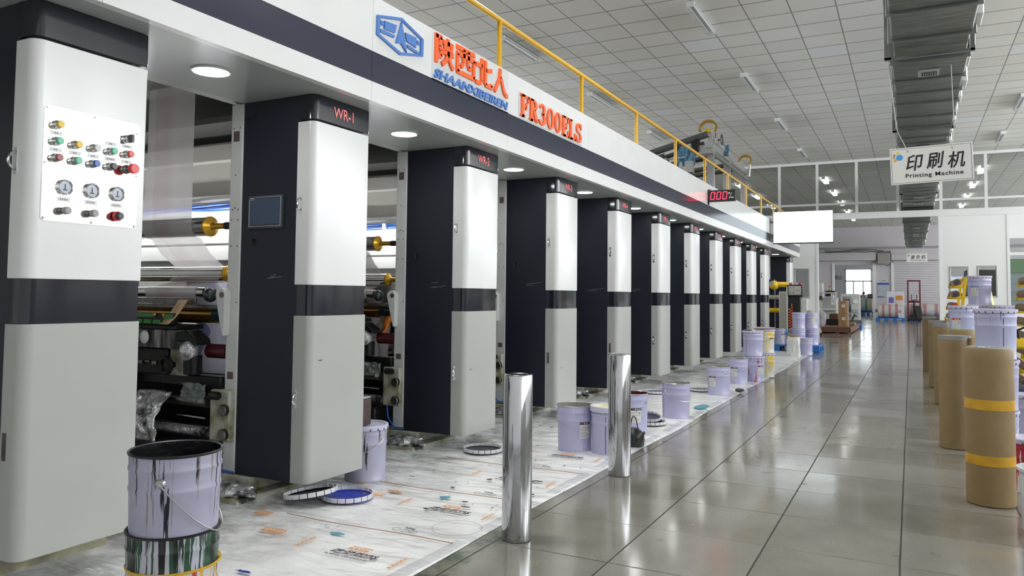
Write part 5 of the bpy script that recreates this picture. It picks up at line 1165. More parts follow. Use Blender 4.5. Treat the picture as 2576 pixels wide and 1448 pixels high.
# ---------------------------------------------------------------- equipment on the canopy
wf = thing('web_guide_frame', 'grey web guide frame with amber hoses and blue film on the canopy', 'web guide frame', (-4.2, 17, 3.1))
M_lg = mat('machine_light_grey', (0.50, 0.51, 0.51), 0.4); M_dg = mat('machine_dark_grey', (0.10, 0.105, 0.105), 0.45); M_hoseA = mat('amber_hose', (0.36, 0.21, 0.03), 0.25)
def gbox(nm, c, s, m, b=0.01, par=None): return MB().box(c[0]-s[0], c[0]+s[0], c[1]-s[1], c[1]+s[1], c[2]-s[2], c[2]+s[2]).build(nm, m, par or wf, bevel=b)
for yy in (17.2, 18.9, 21.0):
    gbox('post', (-3.95, yy, 3.85), (0.075, 0.075, 0.745), M_lg)
    gbox('post', (-5.4, yy, 3.75), (0.07, 0.07, 0.645), M_lg)
    gbox('foot', (-3.95, yy, 3.13), (0.14, 0.18, 0.025), M_dg)
gbox('side_rail', (-3.95, 19.1, 4.60), (0.07, 2.2, 0.07), M_lg); gbox('side_rail', (-5.4, 19.1, 4.40), (0.07, 2.2, 0.07), M_lg)
gbox('gear_box', (-4.02, 17.1, 4.52), (0.16, 0.14, 0.10), M_lg); gbox('dark_motor', (-4.25, 17.0, 4.62), (0.09, 0.10, 0.16), M_black, 0.03)
MB().cyl((-5.45, 16.8, 4.43), (-3.98, 17.0, 4.86), 0.075, n=24).build('slanted_roller', M_dg, wf); MB().cyl((-6.2, 16.6, 4.10), (-4.9, 16.8, 4.42), 0.045, n=20).build('slanted_roller', M_dg, wf)
MB().cyl((-5.5, 17.1, 4.28), (-4.1, 17.2, 4.70), 0.05, n=20).build('slanted_roller', M_dsteel, wf)
for (yy, zz) in ((18.1, 4.55), (19.4, 4.55), (20.4, 4.60)): MB().cyl((-5.4, yy, zz-0.15), (-3.95, yy, zz), 0.06, n=20).build('cross_roller', M_dsteel, wf)
MB().tube([(-3.93, 17.05, 4.82), (-3.93, 17.05, 4.62), (-3.92, 17.12, 4.50), (-3.90, 17.5, 4.45), (-3.88, 19.0, 4.42), (-3.86, 20.9, 4.39)], 0.055, 16).build('grey_pipe', mat('pipe_grey', (0.45, 0.45, 0.44), 0.4), wf)
def arc(nm, c, R, a0, a1, r, m, dirx=(1, 0, 0)):
    d = Vector(dirx).normalized(); P = [Vector(c)+d*R*math.cos(math.radians(a0+(a1-a0)*i/16))+Vector((0, 0, 1))*R*math.sin(math.radians(a0+(a1-a0)*i/16)) for i in range(17)]
    return MB().tube(P, r, 14).build(nm, m, wf)
arc('amber_hose', (-3.98, 17.05, 4.98), 0.185, -25, 195, 0.036, M_hoseA); arc('amber_hose', (-3.90, 20.9, 4.86), 0.155, -30, 180, 0.036, M_hoseA)
MB().tube([(-4.16, 17.05, 4.93), (-4.17, 17.05, 4.84), (-4.26, 17.03, 4.78)], 0.035, 12).build('chrome_elbow', M_steel, wf)
MB().tube([(-3.80, 17.05, 4.90), (-3.80, 17.05, 4.64)], 0.028, 10).build('chrome_pipe', M_steel, wf); MB().tube([(-3.78, 20.9, 4.78), (-3.80, 20.9, 4.45)], 0.04, 10).build('chrome_pipe', M_steel, wf)
MB().lathe([(0, 0.10), (0.02, 0.10), (0.02, 0.05), (0.07, 0.03), (0.08, -0.03), (0, -0.03)], (-3.99, 17.05, 4.93), 20).build('yellow_cap', M_yel2, wf)
hw = MB(); hw.lathe([(0.115+0.014*math.cos(2*pi*i/8), 0.014*math.sin(2*pi*i/8)) for i in range(8)], (-3.78, 17.55, 4.82), 24, 'x', closed=True)
for k in range(3): a = 2*pi*k/3; hw.cyl((-3.78, 17.55, 4.82), (-3.78, 17.55+0.11*math.sin(a), 4.82+0.11*math.cos(a)), 0.010, n=8)
hw.cyl((-3.95, 17.55, 4.82), (-3.78, 17.55, 4.82), 0.016, n=10); hw.build('hand_wheel', M_dsteel, wf)
MB().cyl((-3.95, 17.6, 4.80), (-3.92, 19.2, 4.62), 0.095, n=24).build('grey_drum', M_lg, wf)
drape('blue_film', mat('film_blue', (0.22, 0.47, 0.66), 0.3, alpha=0.85, var=0.5, vscale=5), -4.72, -4.22, 4.16, 4.62, 16.95, 0.12, 3.0, 0.0, wf)
drape('blue_film', MATS['film_blue'], -3.93, -3.75, 4.55, 4.82, 18.2, 0.06, 6.0, 0.0, wf)
gbox('bracket_box', (-4.36, 16.9, 4.13), (0.09, 0.08, 0.13), M_lg); MB().cyl((-4.9, 16.9, 4.34), (-4.45, 16.9, 4.36), 0.02).build('small_roller', M_lg, wf)
for (xx, zz) in ((-4.9, 4.34), (-4.55, 4.22)): MB().prism([(xx-0.06, zz-0.12), (xx+0.06, zz-0.14), (xx+0.035, zz), (xx, zz+0.05), (xx-0.035, zz)], 0, 0.04, Matrix(((1, 0, 0, 0), (0, 0, 1, 16.85), (0, 1, 0, 0), (0, 0, 0, 1)))).build('roller_bracket', M_lg, wf)
for yy in (16.2, 17.9, 19.6): MB().prism([(-4.02, 3.10), (-3.86, 3.10), (-3.92, 3.62), (-3.96, 3.62)], 0, 0.05, Matrix(((1, 0, 0, 0), (0, 0, 1, yy), (0, 1, 0, 0), (0, 0, 0, 1)))).build('roller_bracket', M_lg, wf)
for yy in (16.2, 19.6): MB().cyl((-5.6, yy+0.02, 3.55), (-3.95, yy+0.02, 3.55), 0.035).build('small_roller', M_lg, wf)
MB().box(-5.6, -3.9, 16.7, 17.0, 3.40, 3.46).box(-5.45, -5.3, 16.75, 16.9, 3.1, 3.42).box(-4.1, -3.95, 16.75, 16.9, 3.1, 3.42).build('lower_beam', M_dg, wf)
gbox('post', (-4.9, 16.95, 3.75), (0.05, 0.05, 0.64), M_dg); gbox('post', (-4.36, 16.95, 3.58), (0.05, 0.05, 0.46), M_dg)

# ---------------------------------------------------------------- yellow roller racks on the right
M_rrub = mat('roll_core_brown', (0.20, 0.13, 0.08), 0.5); M_rdk = mat('roll_end_dark', (0.06, 0.05, 0.05), 0.4)
def rack(x, y, label, side, loc_name):
    t = thing('roller_rack', label, 'roller rack', (x, y, 0))
    for yy in (y, y+1.25):
        MB().tube([(x-0.30, yy, 0.03), (x-0.13, yy, 1.28), (x-0.09, yy, 1.585), (x+0.10, yy, 1.585), (x+0.20, yy, 1.47), (x+0.42, yy, 0.03)], 0.032, 4).build('side_frame', M_yel2, t)
        for i in range(8):
            z = 1.50-0.185*i; xx = x-0.13-0.115*(1.50-z)-0.02
            MB().box(xx-0.13, xx+0.02, yy-0.02, yy+0.02, z-0.075, z-0.045).box(xx-0.14, xx-0.115, yy-0.02, yy+0.02, z-0.075, z-0.01).build('hook_arm', M_yel2, t, bevel=0.005)
    MB().box(x-0.32, x+0.44, y-0.03, y+0.03, 0.0, 0.06).box(x-0.32, x+0.44, y+1.22, y+1.28, 0.0, 0.06).build('base_bar', M_yel2, t, bevel=0.01)
    MB().box(x-0.02, x+0.03, y, y+1.25, 1.56, 1.61).build('top_bar', M_yel2, t, bevel=0.01)
    return t
def rack_rolls(x, y, group, where):
    wd_ = ['topmost', 'second from the top', 'third from the top', 'fourth from the top', 'fifth from the top', 'sixth from the top', 'seventh from the top', 'lowest']
    for i in range(8):
        z = 1.50-0.185*i; xx = x-0.13-0.115*(1.50-z)-0.085
        r = thing('print_roller', 'brown print roller %s on the %s' % (wd_[i], where), 'roller', (xx, y, z), group)
        MB().cyl((xx, y-0.16, z+0.01), (xx, y+1.40, z+0.01), 0.053, n=24).build('roller_sleeve', M_rrub, r, bevel=0.004)
        MB().cyl((xx, y-0.19, z+0.01), (xx, y-0.155, z+0.01), 0.036, n=20).build('roller_end', M_red if i % 3 == 2 else M_rdk, r, bevel=0.003)
rack(0.865, 14.0, 'yellow slanted roller rack standing behind the blue-labelled pail', 1, '')
rack_rolls(0.865, 14.0, 'rollers on the far yellow rack', 'yellow rack behind the blue-labelled pail')
rack(1.62, 11.6, 'yellow slanted roller rack cut by the right frame edge', 1, '')
rack_rolls(1.62, 11.6, 'rollers on the near yellow rack', 'yellow rack at the right frame edge')
fk = thing('yellow_lift_base', 'thick yellow lift beam low beside the tall pail stack at the right edge', 'lift', (1.2, 9.9, 0))
MB().box(0.97, 1.75, 9.75, 10.1, 0.72, 0.83).build('beam', M_yel2, fk, bevel=0.03)
MB().box(1.12, 1.30, 9.85, 10.05, 0.30, 0.72).build('beam_foot', M_yel2, fk, bevel=0.02)
MB().tube([(1.02, 9.8, 0.83), (1.0, 9.75, 0.92), (1.1, 9.75, 0.97), (1.35, 9.8, 0.93)], 0.012, 8).build('black_loop', M_black, fk)
MB().box(0.98, 1.9, 9.7, 10.3, 0.10, 0.30).build('tray', mat('tray_navy', (0.02, 0.035, 0.09), 0.5), fk, bevel=0.02)
MB().box(1.0, 1.9, 9.75, 10.25, 0.0, 0.099).build('skid', M_gap, fk, bevel=0.01)

# ---------------------------------------------------------------- far hall contents
def pbox(parent, nm, x0, y0, x1, y1, Y, dep, m, bev=0.01):
    a = at(x0, y1, Y); b = at(x1, y0, Y); return MB().box(a.x, b.x, Y, Y+dep, 0.0 if y1 >= 799 else max(0.0, a.z), b.z).build(nm, m, parent, bevel=bev)
M_mgrey = mat('slitter_grey', (0.36, 0.37, 0.35), 0.45); M_mgrey2 = mat('slitter_light', (0.50, 0.51, 0.49), 0.45)
sl = thing('slitting_machine', 'grey slitting machine with monitor behind the cardboard column', 'machine', (-3.2, 36, 0))
pbox(sl, 'main_body', 2068, 748, 2104, 799, 36, 1.2, M_mgrey, 0.03); pbox(sl, 'left_tower', 2058, 712, 2069, 799, 36, 0.5, M_mgrey2, 0.02); pbox(sl, 'front_rail', 2068, 776, 2106, 780, 35.85, 0.1, M_mgrey2)
pbox(sl, 'monitor', 2076, 731, 2100, 745, 35.9, 0.1, M_black); pbox(sl, 'shelf', 2066, 735, 2103, 738, 35.6, 0.28, M_mgrey2); pbox(sl, 'leg', 2070, 798, 2076, 812, 36.1, 0.2, M_dg); pbox(sl, 'leg', 2096, 798, 2102, 812, 36.1, 0.2, M_dg)
b = at(2088, 731, 35.95); sgm = MB()
for i, c in enumerate(((0.02, 0.25, 0.05), (0.6, 0.4, 0.02), (0.5, 0.03, 0.02))): sgm.cur = i; sgm.cyl((b.x, 35.95, b.z+0.07*i), (b.x, 35.95, b.z+0.07*i+0.065), 0.035, n=12)
sgm.build('signal_tower', [mat('sig_g', (0.02, 0.25, 0.05), 0.4), mat('sig_y', (0.6, 0.4, 0.02), 0.4), mat('sig_r', (0.5, 0.03, 0.02), 0.4)], sl)
a0 = at(2090, 766, 35.7); a1 = at(2106, 738, 35.7); drape('white_cloth', mat('cloth_white', (0.62, 0.62, 0.60), 0.7), a0.x, a1.x, a0.z, a1.z, 35.72, 0.05, 1.0, 0.0, sl)
gf = thing('grey_winder', 'light grey winder frame with a round hole behind the cardboard column', 'machine', (-2.6, 40, 0))
pbox(gf, 'top_beam', 2115, 739, 2163, 746, 40, 0.5, M_mgrey2, 0.02); pbox(gf, 'left_leg', 2115, 746, 2119, 806, 40, 0.4, M_mgrey2); pbox(gf, 'side_plate', 2141, 746, 2163, 806, 40, 0.5, M_mgrey2, 0.02)
pbox(gf, 'winding_core', 2120, 751, 2138, 766, 40.3, 0.5, M_mgrey); c = at(2152, 758, 39.97); MB().cyl((c.x, 39.94, c.z), (c.x, 39.998, c.z), 0.10, n=28).build('round_hole', mat('hole_bright', (0.75, 0.77, 0.78), 0.5), gf)
pbox(gf, 'lower_box', 2145, 778, 2158, 786, 39.9, 0.1, M_mgrey); MB().tube([at(2143, 805, 39.8), at(2150, 791, 39.8), at(2155, 796, 39.8)], 0.05, 8).build('pedal_lever', M_black, gf); pbox(gf, 'foot', 2130, 805, 2168, 808, 39.8, 0.6, M_dg)
wp_ = thing('wooden_platform', 'low reddish-brown wooden platform under the cardboard column', 'platform', (-2.5, 28.9, 0))
a0 = at(2063, 838, 29.0); a1 = at(2141, 824, 29.0)
MB().box(a0.x-0.3, a1.x, 28.9, 33.8, 0.035, 0.22).build('platform_top', mat('wood_brown', (0.16, 0.065, 0.035), 0.5, var=0.3, vscale=6), wp_, bevel=0.01)
for xx in (a0.x-0.25, (a0.x+a1.x)/2, a1.x-0.2): MB().box(xx, xx+0.12, 28.95, 33.7, 0.0, 0.034).build('runner', MATS['wood_brown'], wp_)
M_card = mat('cardboard_brown', (0.35, 0.20, 0.085), 0.6, var=0.1, vscale=5)
for k, (ya, yb, nm) in enumerate(((794, 824, 'lower brown cardboard drum with a white sticker on the platform'), (763, 794, 'upper brown cardboard drum with a white sticker'))):
    t = thing('cardboard_drum', nm, 'cardboard drum', (-2.33, 30, 0.22+0.45*k), 'cardboard drums on the platform')
    a = at(2109, 794, 30.0); b = at(2135.5, 794, 30.0); cx = (a.x+b.x)/2; r = (b.x-a.x)/2*1.0
    z0 = 0.222+0.455*k
    MB().lathe([(0, 0), (r, 0), (r, 0.45), (r-0.01, 0.453), (0, 0.453)], (cx, 30.0, z0), 32).build('drum_wall', M_card, t)
    s_ = at(2122, 774 if k else 806, 30.0-r); MB().box(s_.x-0.055, s_.x+0.055, 30-r-0.012, 30-r-0.004, z0+0.22, z0+0.33).build('white_sticker', M_lbl, t)
bb_ = thing('brown_carton', 'flattened dark cardboard heap on the wooden platform', 'carton', (-2.8, 31, 0.22))
for (x0, y0, x1, y1, m) in ((2078, 803, 2112, 820, M_gap), (2086, 789, 2108, 803, mat('carton_dark', (0.10, 0.045, 0.03), 0.6)), (2135, 812, 2150, 820, mat('carton_tan', (0.30, 0.22, 0.10), 0.6))):
    a = at(x0, y1, 31.0); b = at(x1, y0, 31.0); MB().box(a.x, b.x, 31.0, 31.8, max(0.222, a.z), max(b.z, 0.3)).build('carton_panel', m, bb_, bevel=0.02)
bp = thing('blue_pallet', 'small blue pallet corner beside the wooden platform', 'pallet', (-2.1, 33.9, 0))
MB().box(-2.45, -1.80, 34.1, 34.9, 0.06, 0.16).build('deck', M_pal, bp, bevel=0.01)
for xx in (-2.45, -1.95): MB().box(xx, xx+0.15, 34.1, 34.9, 0.0, 0.059).build('skid', M_pal, bp)
# printed film rolls on pallets
M_fr = mat('film_roll_white', (0.46, 0.455, 0.44), 0.3); M_frr = mat('film_roll_red', (0.36, 0.19, 0.20), 0.35); M_frg = mat('film_roll_green', (0.05, 0.30, 0.18), 0.35); M_frt = mat('film_roll_tan', (0.50, 0.44, 0.34), 0.4)
def film_roll(x0, x1, y, z, r, label, bands, group, core=True):
    t = thing('film_roll', label, 'film roll', ((x0+x1)/2, y, z-r), group)
    L = x1-x0; q = sorted({0.0, 1.0} | {b[0] for b in bands} | {b[1] for b in bands}); ms = [M_fr]
    b = MB()
    for u, v in zip(q, q[1:]):
        m = M_fr
        for bd_ in bands:
            if bd_[0] <= u and v <= bd_[1]: m = bd_[2]
        if m not in ms: ms.append(m)
        b.cur = ms.index(m); b.cyl((x0+L*u, y, z), (x0+L*v, y, z), r, n=40)
    b.build('wound_film', ms, t, angle=40)
    if core: MB().cyl((x0-0.14, y, z), (x1+0.14, y, z), 0.085, n=20).build('core_tube', mat('core_tan', (0.42, 0.33, 0.20), 0.5), t)
    return t
red4 = [(0.20, 0.33, M_frr), (0.52, 0.65, M_frr), (0.85, 0.98, M_frr)]
GFR = 'printed film rolls at the far wall'
film_roll(-1.62, -0.62, 46.8, 0.545, 0.37, 'film roll with three red bands on the blue pallet before the poster board', red4, GFR)
film_roll(0.55, 1.40, 48.6, 0.60, 0.36, 'red-banded film roll before the shutter, right of the dark red stacker', [(0.05, 0.25, M_frr), (0.7, 0.9, M_frr)], GFR, False)
film_roll(-0.10, 0.36, 49.2, 0.56, 0.36, 'film roll seen through the dark red stacker frame', [(0.1, 0.4, M_frr)], GFR, False)
film_roll(-3.45, -2.45, 60.5, 0.72, 0.48, 'green-banded film roll in the end room beside the standing worker', [(0.55, 0.67, M_frg), (0.67, 1.0, M_frt)], GFR, False)
film_roll(-5.0, -3.65, 60.7, 0.72, 0.48, 'pale blue film roll in the end room left of the standing worker', [(0.0, 1.0, mat('film_roll_blue', (0.35, 0.42, 0.60), 0.35))], GFR, False)
def pallet(x0, x1, y0, y1, h_, label):
    t = thing('blue_pallet', label, 'pallet', ((x0+x1)/2, y0, 0)); MB().box(x0, x1, y0, y1, h_-0.05, h_).build('deck', M_pal, t, bevel=0.008)
    for i in range(4): xx = x0+(x1-x0-0.16)*i/3; MB().box(xx, xx+0.16, y0, y1, 0.0, h_-0.051).build('foot_block', M_pal, t, bevel=0.008)
pallet(-1.72, -0.30, 46.35, 47.3, 0.172, 'blue pallet under the three-banded film roll'); pallet(0.45, 1.5, 48.1, 49.1, 0.235, 'blue pallet under the film roll right of the stacker')
pallet(-0.2, 0.42, 48.85, 49.6, 0.195, 'blue pallet behind the dark red stacker'); pallet(-3.5, -2.3, 60.0, 61.0, 0.235, 'blue pallet under the green-banded film roll'); pallet(-5.1, -3.6, 60.2, 61.2, 0.235, 'blue pallet under the pale blue film roll')
# stacker
M_dr = mat('stacker_red', (0.13, 0.012, 0.02), 0.4)
stk = thing('hand_stacker', 'dark red hand stacker frame standing before the shutter', 'stacker', (0.15, 48, 0))
for nm, x0, x1, z0, z1 in (('mast', -0.19, -0.11, 0.05, 2.26), ('mast', 0.40, 0.48, 0.05, 2.26), ('top_bar', -0.11, 0.40, 2.18, 2.26), ('cross_bar', -0.11, 0.40, 1.00, 1.12)):
    MB().box(x0, x1, 48.0, 48.08, z0, z1).build(nm, M_dr, stk, bevel=0.008)
MB().cyl((0.15, 47.9, 0.2), (0.15, 47.9, 1.15), 0.05).build('lift_cylinder', M_black, stk); MB().tube([(0.02, 47.85, 1.45), (0.02, 47.85, 1.15), (0.28, 47.85, 1.15), (0.28, 47.85, 1.45)], 0.025, 8).build('steering_handle', M_black, stk)
MB().box(-0.15, 0.45, 47.3, 48.1, 0.08, 0.20).build('chassis', M_gap, stk, bevel=0.02)
for xx in (-0.16, 0.40): MB().cyl((xx, 47.5, 0.08), (xx+0.06, 47.5, 0.08), 0.08, n=20).build('wheel', M_black, stk)
# poster board, notice board, heater, wall sign
pb = thing('poster_board', 'white standing board with purple and orange posters behind the film roll', 'board', (-0.75, 47.6, 0))
MB().box(-1.21, -0.33, 47.6, 47.66, 0.02, 1.62).build('panel', mat('board_white', (0.60, 0.60, 0.63), 0.5), pb, bevel=0.01)
MB().box(-1.10, -0.85, 47.585, 47.6, 0.98, 1.29).build('poster', mat('poster_purple', (0.16, 0.11, 0.40), 0.5), pb); MB().box(-0.74, -0.41, 47.585, 47.6, 0.80, 1.39).build('poster', mat('poster_paper', (0.58, 0.52, 0.48), 0.5), pb)
MB().box(-0.74, -0.41, 47.578, 47.586, 1.14, 1.39).build('poster_heading', mat('poster_orange', (0.60, 0.22, 0.03), 0.5), pb)
for xx in (-1.2, -0.42): MB().box(xx, xx+0.05, 47.4, 47.85, 0.0, 0.03).build('foot', M_mgrey2, pb)
nb = thing('notice_board', 'grey notice board with a blue header on the far wall', 'notice board', (-1.43, YF-0.03, 1.3))
MB().box(-1.74, -1.13, YF-0.04, YF-0.001, 1.28, 2.14).build('board', mat('notice_grey', (0.45, 0.48, 0.54), 0.5), nb, bevel=0.006)
MB().box(-1.74, -1.13, YF-0.048, YF-0.039, 2.02, 2.14).build('header', mat('notice_blue', (0.03, 0.10, 0.42), 0.5), nb); MB().box(-1.74, -1.40, YF-0.048, YF-0.039, 1.30, 1.34).build('footer', MATS['notice_blue'], nb)
ws = thing('wall_plate', 'small white sign plate above the notice board', 'sign', (-1.38, YF-0.02, 2.2)); MB().box(-1.55, -1.22, YF-0.03, YF-0.001, 2.22, 2.33).build('plate', M_signw, ws)
b = MB()
for i in range(5): b.box(-1.50+0.045*i, -1.47+0.045*i, YF-0.034, YF-0.029, 2.25, 2.30)
for k in range(5):
    MB().box(-1.50+0.045*k, -1.47+0.045*k, YF-0.034, YF-0.029, 2.25, 2.30).build('character_mark', M_inkp, ws)
ht = thing('unit_heater', 'grey box heater hung high on the far wall between the shutters', 'heater', (-1.4, YF-0.5, 3.2))
MB().box(-1.72, -1.06, YF-0.55, YF-0.10, 3.22, 3.86).build('casing', mat('heater_grey', (0.30, 0.28, 0.26), 0.5), ht, bevel=0.03); MB().box(-1.10, -1.02, YF-0.5, YF-0.001, 3.3, 4.0).build('bracket', M_dg, ht)
MB().tube([(-1.05, YF-0.4, 3.25), (-1.15, YF-0.45, 3.12), (-1.3, YF-0.4, 3.15)], 0.02, 6).build('cable', M_black, ht)
cbg = thing('wall_cabling', 'grey cable bundle sagging along the far wall', 'cables', (-3, YF-0.1, 4.1))
for k in range(4): MB().tube([(-4.6+0.4*i, YF-0.13-0.02*k, 4.08-0.05*k-0.06*math.sin(i*0.9+k)) for i in range(9)], 0.018, 6).build('cable', M_dg, cbg)
wf2 = thing('wall_heater_box', 'grey wall box in the end room', 'wall box', (-4.95, 65.9, 2.6)); MB().box(-5.25, -4.80, 65.8, 65.99, 2.70, 2.98).build('casing', mat('box_grey', (0.38, 0.40, 0.40), 0.5), wf2, bevel=0.02)
tb = thing('work_table', 'dark work table with parts under the far bright window', 'table', (-3.0, 63.5, 0))
MB().box(-3.2, -2.1, 63.4, 64.2, 1.20, 1.26).build('table_top', M_gap, tb); MB().box(-2.9, -2.5, 63.5, 63.9, 1.26, 1.55).build('parts_box', M_dg, tb, bevel=0.02)
for xx in (-3.15, -2.2): MB().box(xx, xx+0.06, 63.5, 64.1, 0, 1.2).build('leg', M_dg, tb)
# chair
chr_ = thing('chair', 'dark padded chair with thin brown legs beyond the kraft rolls', 'chair', (0.32, 33, 0))
MB().box(0.20, 0.55, 33.0, 33.45, 0.44, 0.50).build('seat', M_black, chr_, bevel=0.02)
bk = MB(); Mb = Matrix.Translation((0.19, 33.22, 0.46)) @ Matrix.Rotation(math.radians(-14), 4, 'Y'); bk.box(-0.03, 0.03, -0.21, 0.21, 0.0, 0.52, Mb); bk.build('backrest', mat('chair_dark', (0.018, 0.018, 0.017), 0.85, spec=0.1), chr_, bevel=0.025)
for (xx, yy) in ((0.20, 33.02), (0.20, 33.40), (0.52, 33.02), (0.52, 33.40)): MB().box(xx, xx+0.03, yy, yy+0.03, 0, 0.44).build('leg', mat('chair_leg', (0.10, 0.04, 0.03), 0.5), chr_)
chr_.rotation_euler = (0, 0, -0.6); chr_.location.x = 0.27
# things behind the partition windows
bm_ = thing('coating_machine', 'dark machine with a lit screen seen through the panel windows', 'machine', (1.6, 29, 0))
MB().box(1.62, 2.6, 29.0, 30.5, 0.0, 2.2).build('tower', mat('tower_dark', (0.07, 0.075, 0.07), 0.5, var=0.5, vscale=2), bm_, bevel=0.03); MB().box(0.9, 1.55, 30.0, 30.1, 1.45, 2.0).build('lit_panel', mat('panel_lit', (0.75, 0.85, 1.0), 0.4, emit=0.8), bm_); MB().box(0.85, 1.62, 29.6, 29.98, 0.0, 1.42).build('console', M_mgrey, bm_, bevel=0.02)
MB().box(1.75, 2.1, 28.8, 28.99, 1.35, 1.6).build('yellow_guard', M_yel2, bm_, bevel=0.02)
cbn = thing('pale_cabinet', 'pale blue cabinet with a green top band behind the right glazing', 'cabinet', (3.4, 27.2, 0))
MB().box(2.5, 4.4, 27.0, 27.6, 0.0, 2.02).build('body', mat('cabinet_pale', (0.45, 0.50, 0.52), 0.4), cbn, bevel=0.01); MB().box(2.5, 4.4, 27.05, 27.6, 2.03, 2.45).build('green_band', mat('band_green', (0.25, 0.40, 0.22), 0.5), cbn)
for z in (1.2, 1.45, 1.7): MB().box(2.52, 4.38, 26.985, 26.999, z, z+0.02).build('shelf_edge', M_mgrey, cbn)

# ---------------------------------------------------------------- people
M_skin = mat('skin', (0.50, 0.29, 0.20), 0.5); M_hair = mat('hair_black', (0.012, 0.010, 0.010), 0.5); M_shoe = mat('shoe_black', (0.015, 0.015, 0.016), 0.5)
def soft(nm, caps, m, parent, vox=0.014, it=6):
    b = MB()
    for p0, p1, r0, r1 in caps:
        p0, p1 = Vector(p0), Vector(p1); b.ball(p0, r0, 14, 9); b.ball(p1, r1, 14, 9)
        if (p1-p0).length > 1e-4: b.cyl(p0, p1, r0, r1, 14)
    o = b.build(nm, m, parent, angle=180)
    r = o.modifiers.new('remesh', 'REMESH'); r.mode = 'VOXEL'; r.voxel_size = vox; r.use_smooth_shade = True
    s = o.modifiers.new('smooth', 'SMOOTH'); s.iterations = it; s.factor = 0.5
    return o
def hand_caps(wrist, dirv, palm_n, curl=0.35, s=1.0):
    d = Vector(dirv).normalized(); n = Vector(palm_n); n = (n-d*n.dot(d)).normalized(); w = d.cross(n)
    W = Vector(wrist); out = [(W, W+d*0.05*s, 0.026*s, 0.030*s)]
    for i in range(4): out.append((W+d*0.02*s, W+d*0.085*s+w*(i-1.5)*0.021*s, 0.022*s, 0.015*s))
    for i, L in enumerate((0.070, 0.082, 0.077, 0.060)):
        base = W+d*0.085*s+w*(i-1.5)*0.022*s; k1 = base+(d*math.cos(curl)+n*math.sin(curl))*L*0.5*s; k2 = k1+(d*math.cos(2.2*curl)+n*math.sin(2.2*curl))*L*0.5*s
        out += [(base, k1, 0.0105*s, 0.0095*s), (k1, k2, 0.0095*s, 0.008*s)]
    tb_ = W+d*0.03*s-w*0.03*s; t1 = tb_+(d*0.7-w*0.6+n*0.3).normalized()*0.035*s; out += [(tb_, t1, 0.014*s, 0.011*s), (t1, t1+(d*0.9+n*0.4).normalized()*0.03*s, 0.011*s, 0.009*s)]
    return out
def person(label, J, coat_m, trouser_m, hair=True, gloves=None, vox=0.016, palm=(0, 0, -1), cap=None):
    """J: joint positions in world coordinates"""
    g = {k: Vector(v) for k, v in J.items()}
    base = Vector((g['pelvis'].x, g['pelvis'].y, 0)); t = thing('person', label, 'person', base)
    up = (g['head']-g['neck']).normalized()
    body = [(g['pelvis'], g['chest'], 0.115, 0.125), (g['chest'], g['neck'], 0.11, 0.05), (g['neck'], g['head']-up*0.06, 0.05, 0.052), (g['head']-up*0.035, g['head']+up*0.04, 0.074, 0.084)]
    fwd = g['face'].normalized(); sd = up.cross(fwd)
    body += [(g['head']+fwd*0.075-up*0.02, g['head']+fwd*0.098-up*0.035, 0.012, 0.014)]
    for q in (1, -1): body.append((g['head']+sd*0.082*q-up*0.02, g['head']+sd*0.085*q+up*0.02, 0.012, 0.014))
    coat = [(g['pelvis'], g['chest'], 0.150, 0.150), (g['chest'], g['chest']*0.35+g['neck']*0.65, 0.14, 0.085)]; trou = [(g['pelvis'], g['pelvis']+Vector((0, 0, 0.02)), 0.135, 0.13)]; shoes = []
    if 'skirt' in g: coat.append((g['pelvis'], g['skirt'], 0.155, 0.165))
    for s_ in 'LR':
        sh, el, ha = g['sh'+s_], g['el'+s_], g['ha'+s_]; hi, kn, an, to = g['hip'+s_], g['kn'+s_], g['an'+s_], g['to'+s_]
        dv = (ha-el).normalized()
        body += [(g['chest'], sh, 0.08, 0.055), (sh, el, 0.05, 0.042), (el, ha, 0.042, 0.028)]
        if not (gloves and s_ in gloves): body += hand_caps(ha, dv, palm)
        coat += [(g['chest'], sh, 0.11, 0.075), (sh, el, 0.072, 0.06), (el, el+(ha-el)*(0.45 if gloves and s_ in gloves else 0.9), 0.06, 0.05)]
        body += [(g['pelvis'], hi, 0.10, 0.085), (hi, kn, 0.08, 0.055), (kn, an, 0.052, 0.036), (an, to, 0.036, 0.032)]
        trou += [(g['pelvis'], hi, 0.12, 0.105), (hi, kn, 0.10, 0.072), (kn, an, 0.072, 0.06)]
        shoes.append((an-Vector((0, 0, 0.02)), to))
    bd = soft('body', body, M_skin, t, vox)
    soft('coat', coat, coat_m, t, vox); soft('trousers', trou, trouser_m, t, vox)
    if hair: soft('hair', [(g['head']+up*0.045-fwd*0.02, g['head']+up*0.05+fwd*0.015, 0.088, 0.080), (g['head']-fwd*0.035-up*0.01, g['head']-fwd*0.02+up*0.03, 0.078, 0.085)], cap or M_hair, t, vox)
    for q in (1, -1): MB().ball(g['head']+fwd*0.078+sd*0.032*q+up*0.012, 0.011, 10, 8).build('eye', M_hair, t)
    MB().ball(g['head']+fwd*0.082-up*0.055, 0.018, 10, 8, (1, 1, 0.35)).build('mouth', mat('lips', (0.35, 0.12, 0.10), 0.5), t)
    for a, b in shoes: soft('shoe', [(a-Vector((0, 0, 0.02)), b, 0.045, 0.040)], M_shoe, t, 0.014)
    for s_ in (gloves or ''):
        el, ha = g['el'+s_], g['ha'+s_]; dv = (ha-el).normalized()
        c = hand_caps(ha, dv, palm, 0.45, 1.22); soft('glove', c+[(ha-dv*0.09, ha+dv*0.02, 0.046, 0.036)], mat('glove_orange', (0.80, 0.22, 0.02), 0.35), t, 0.007, 3)
    return t
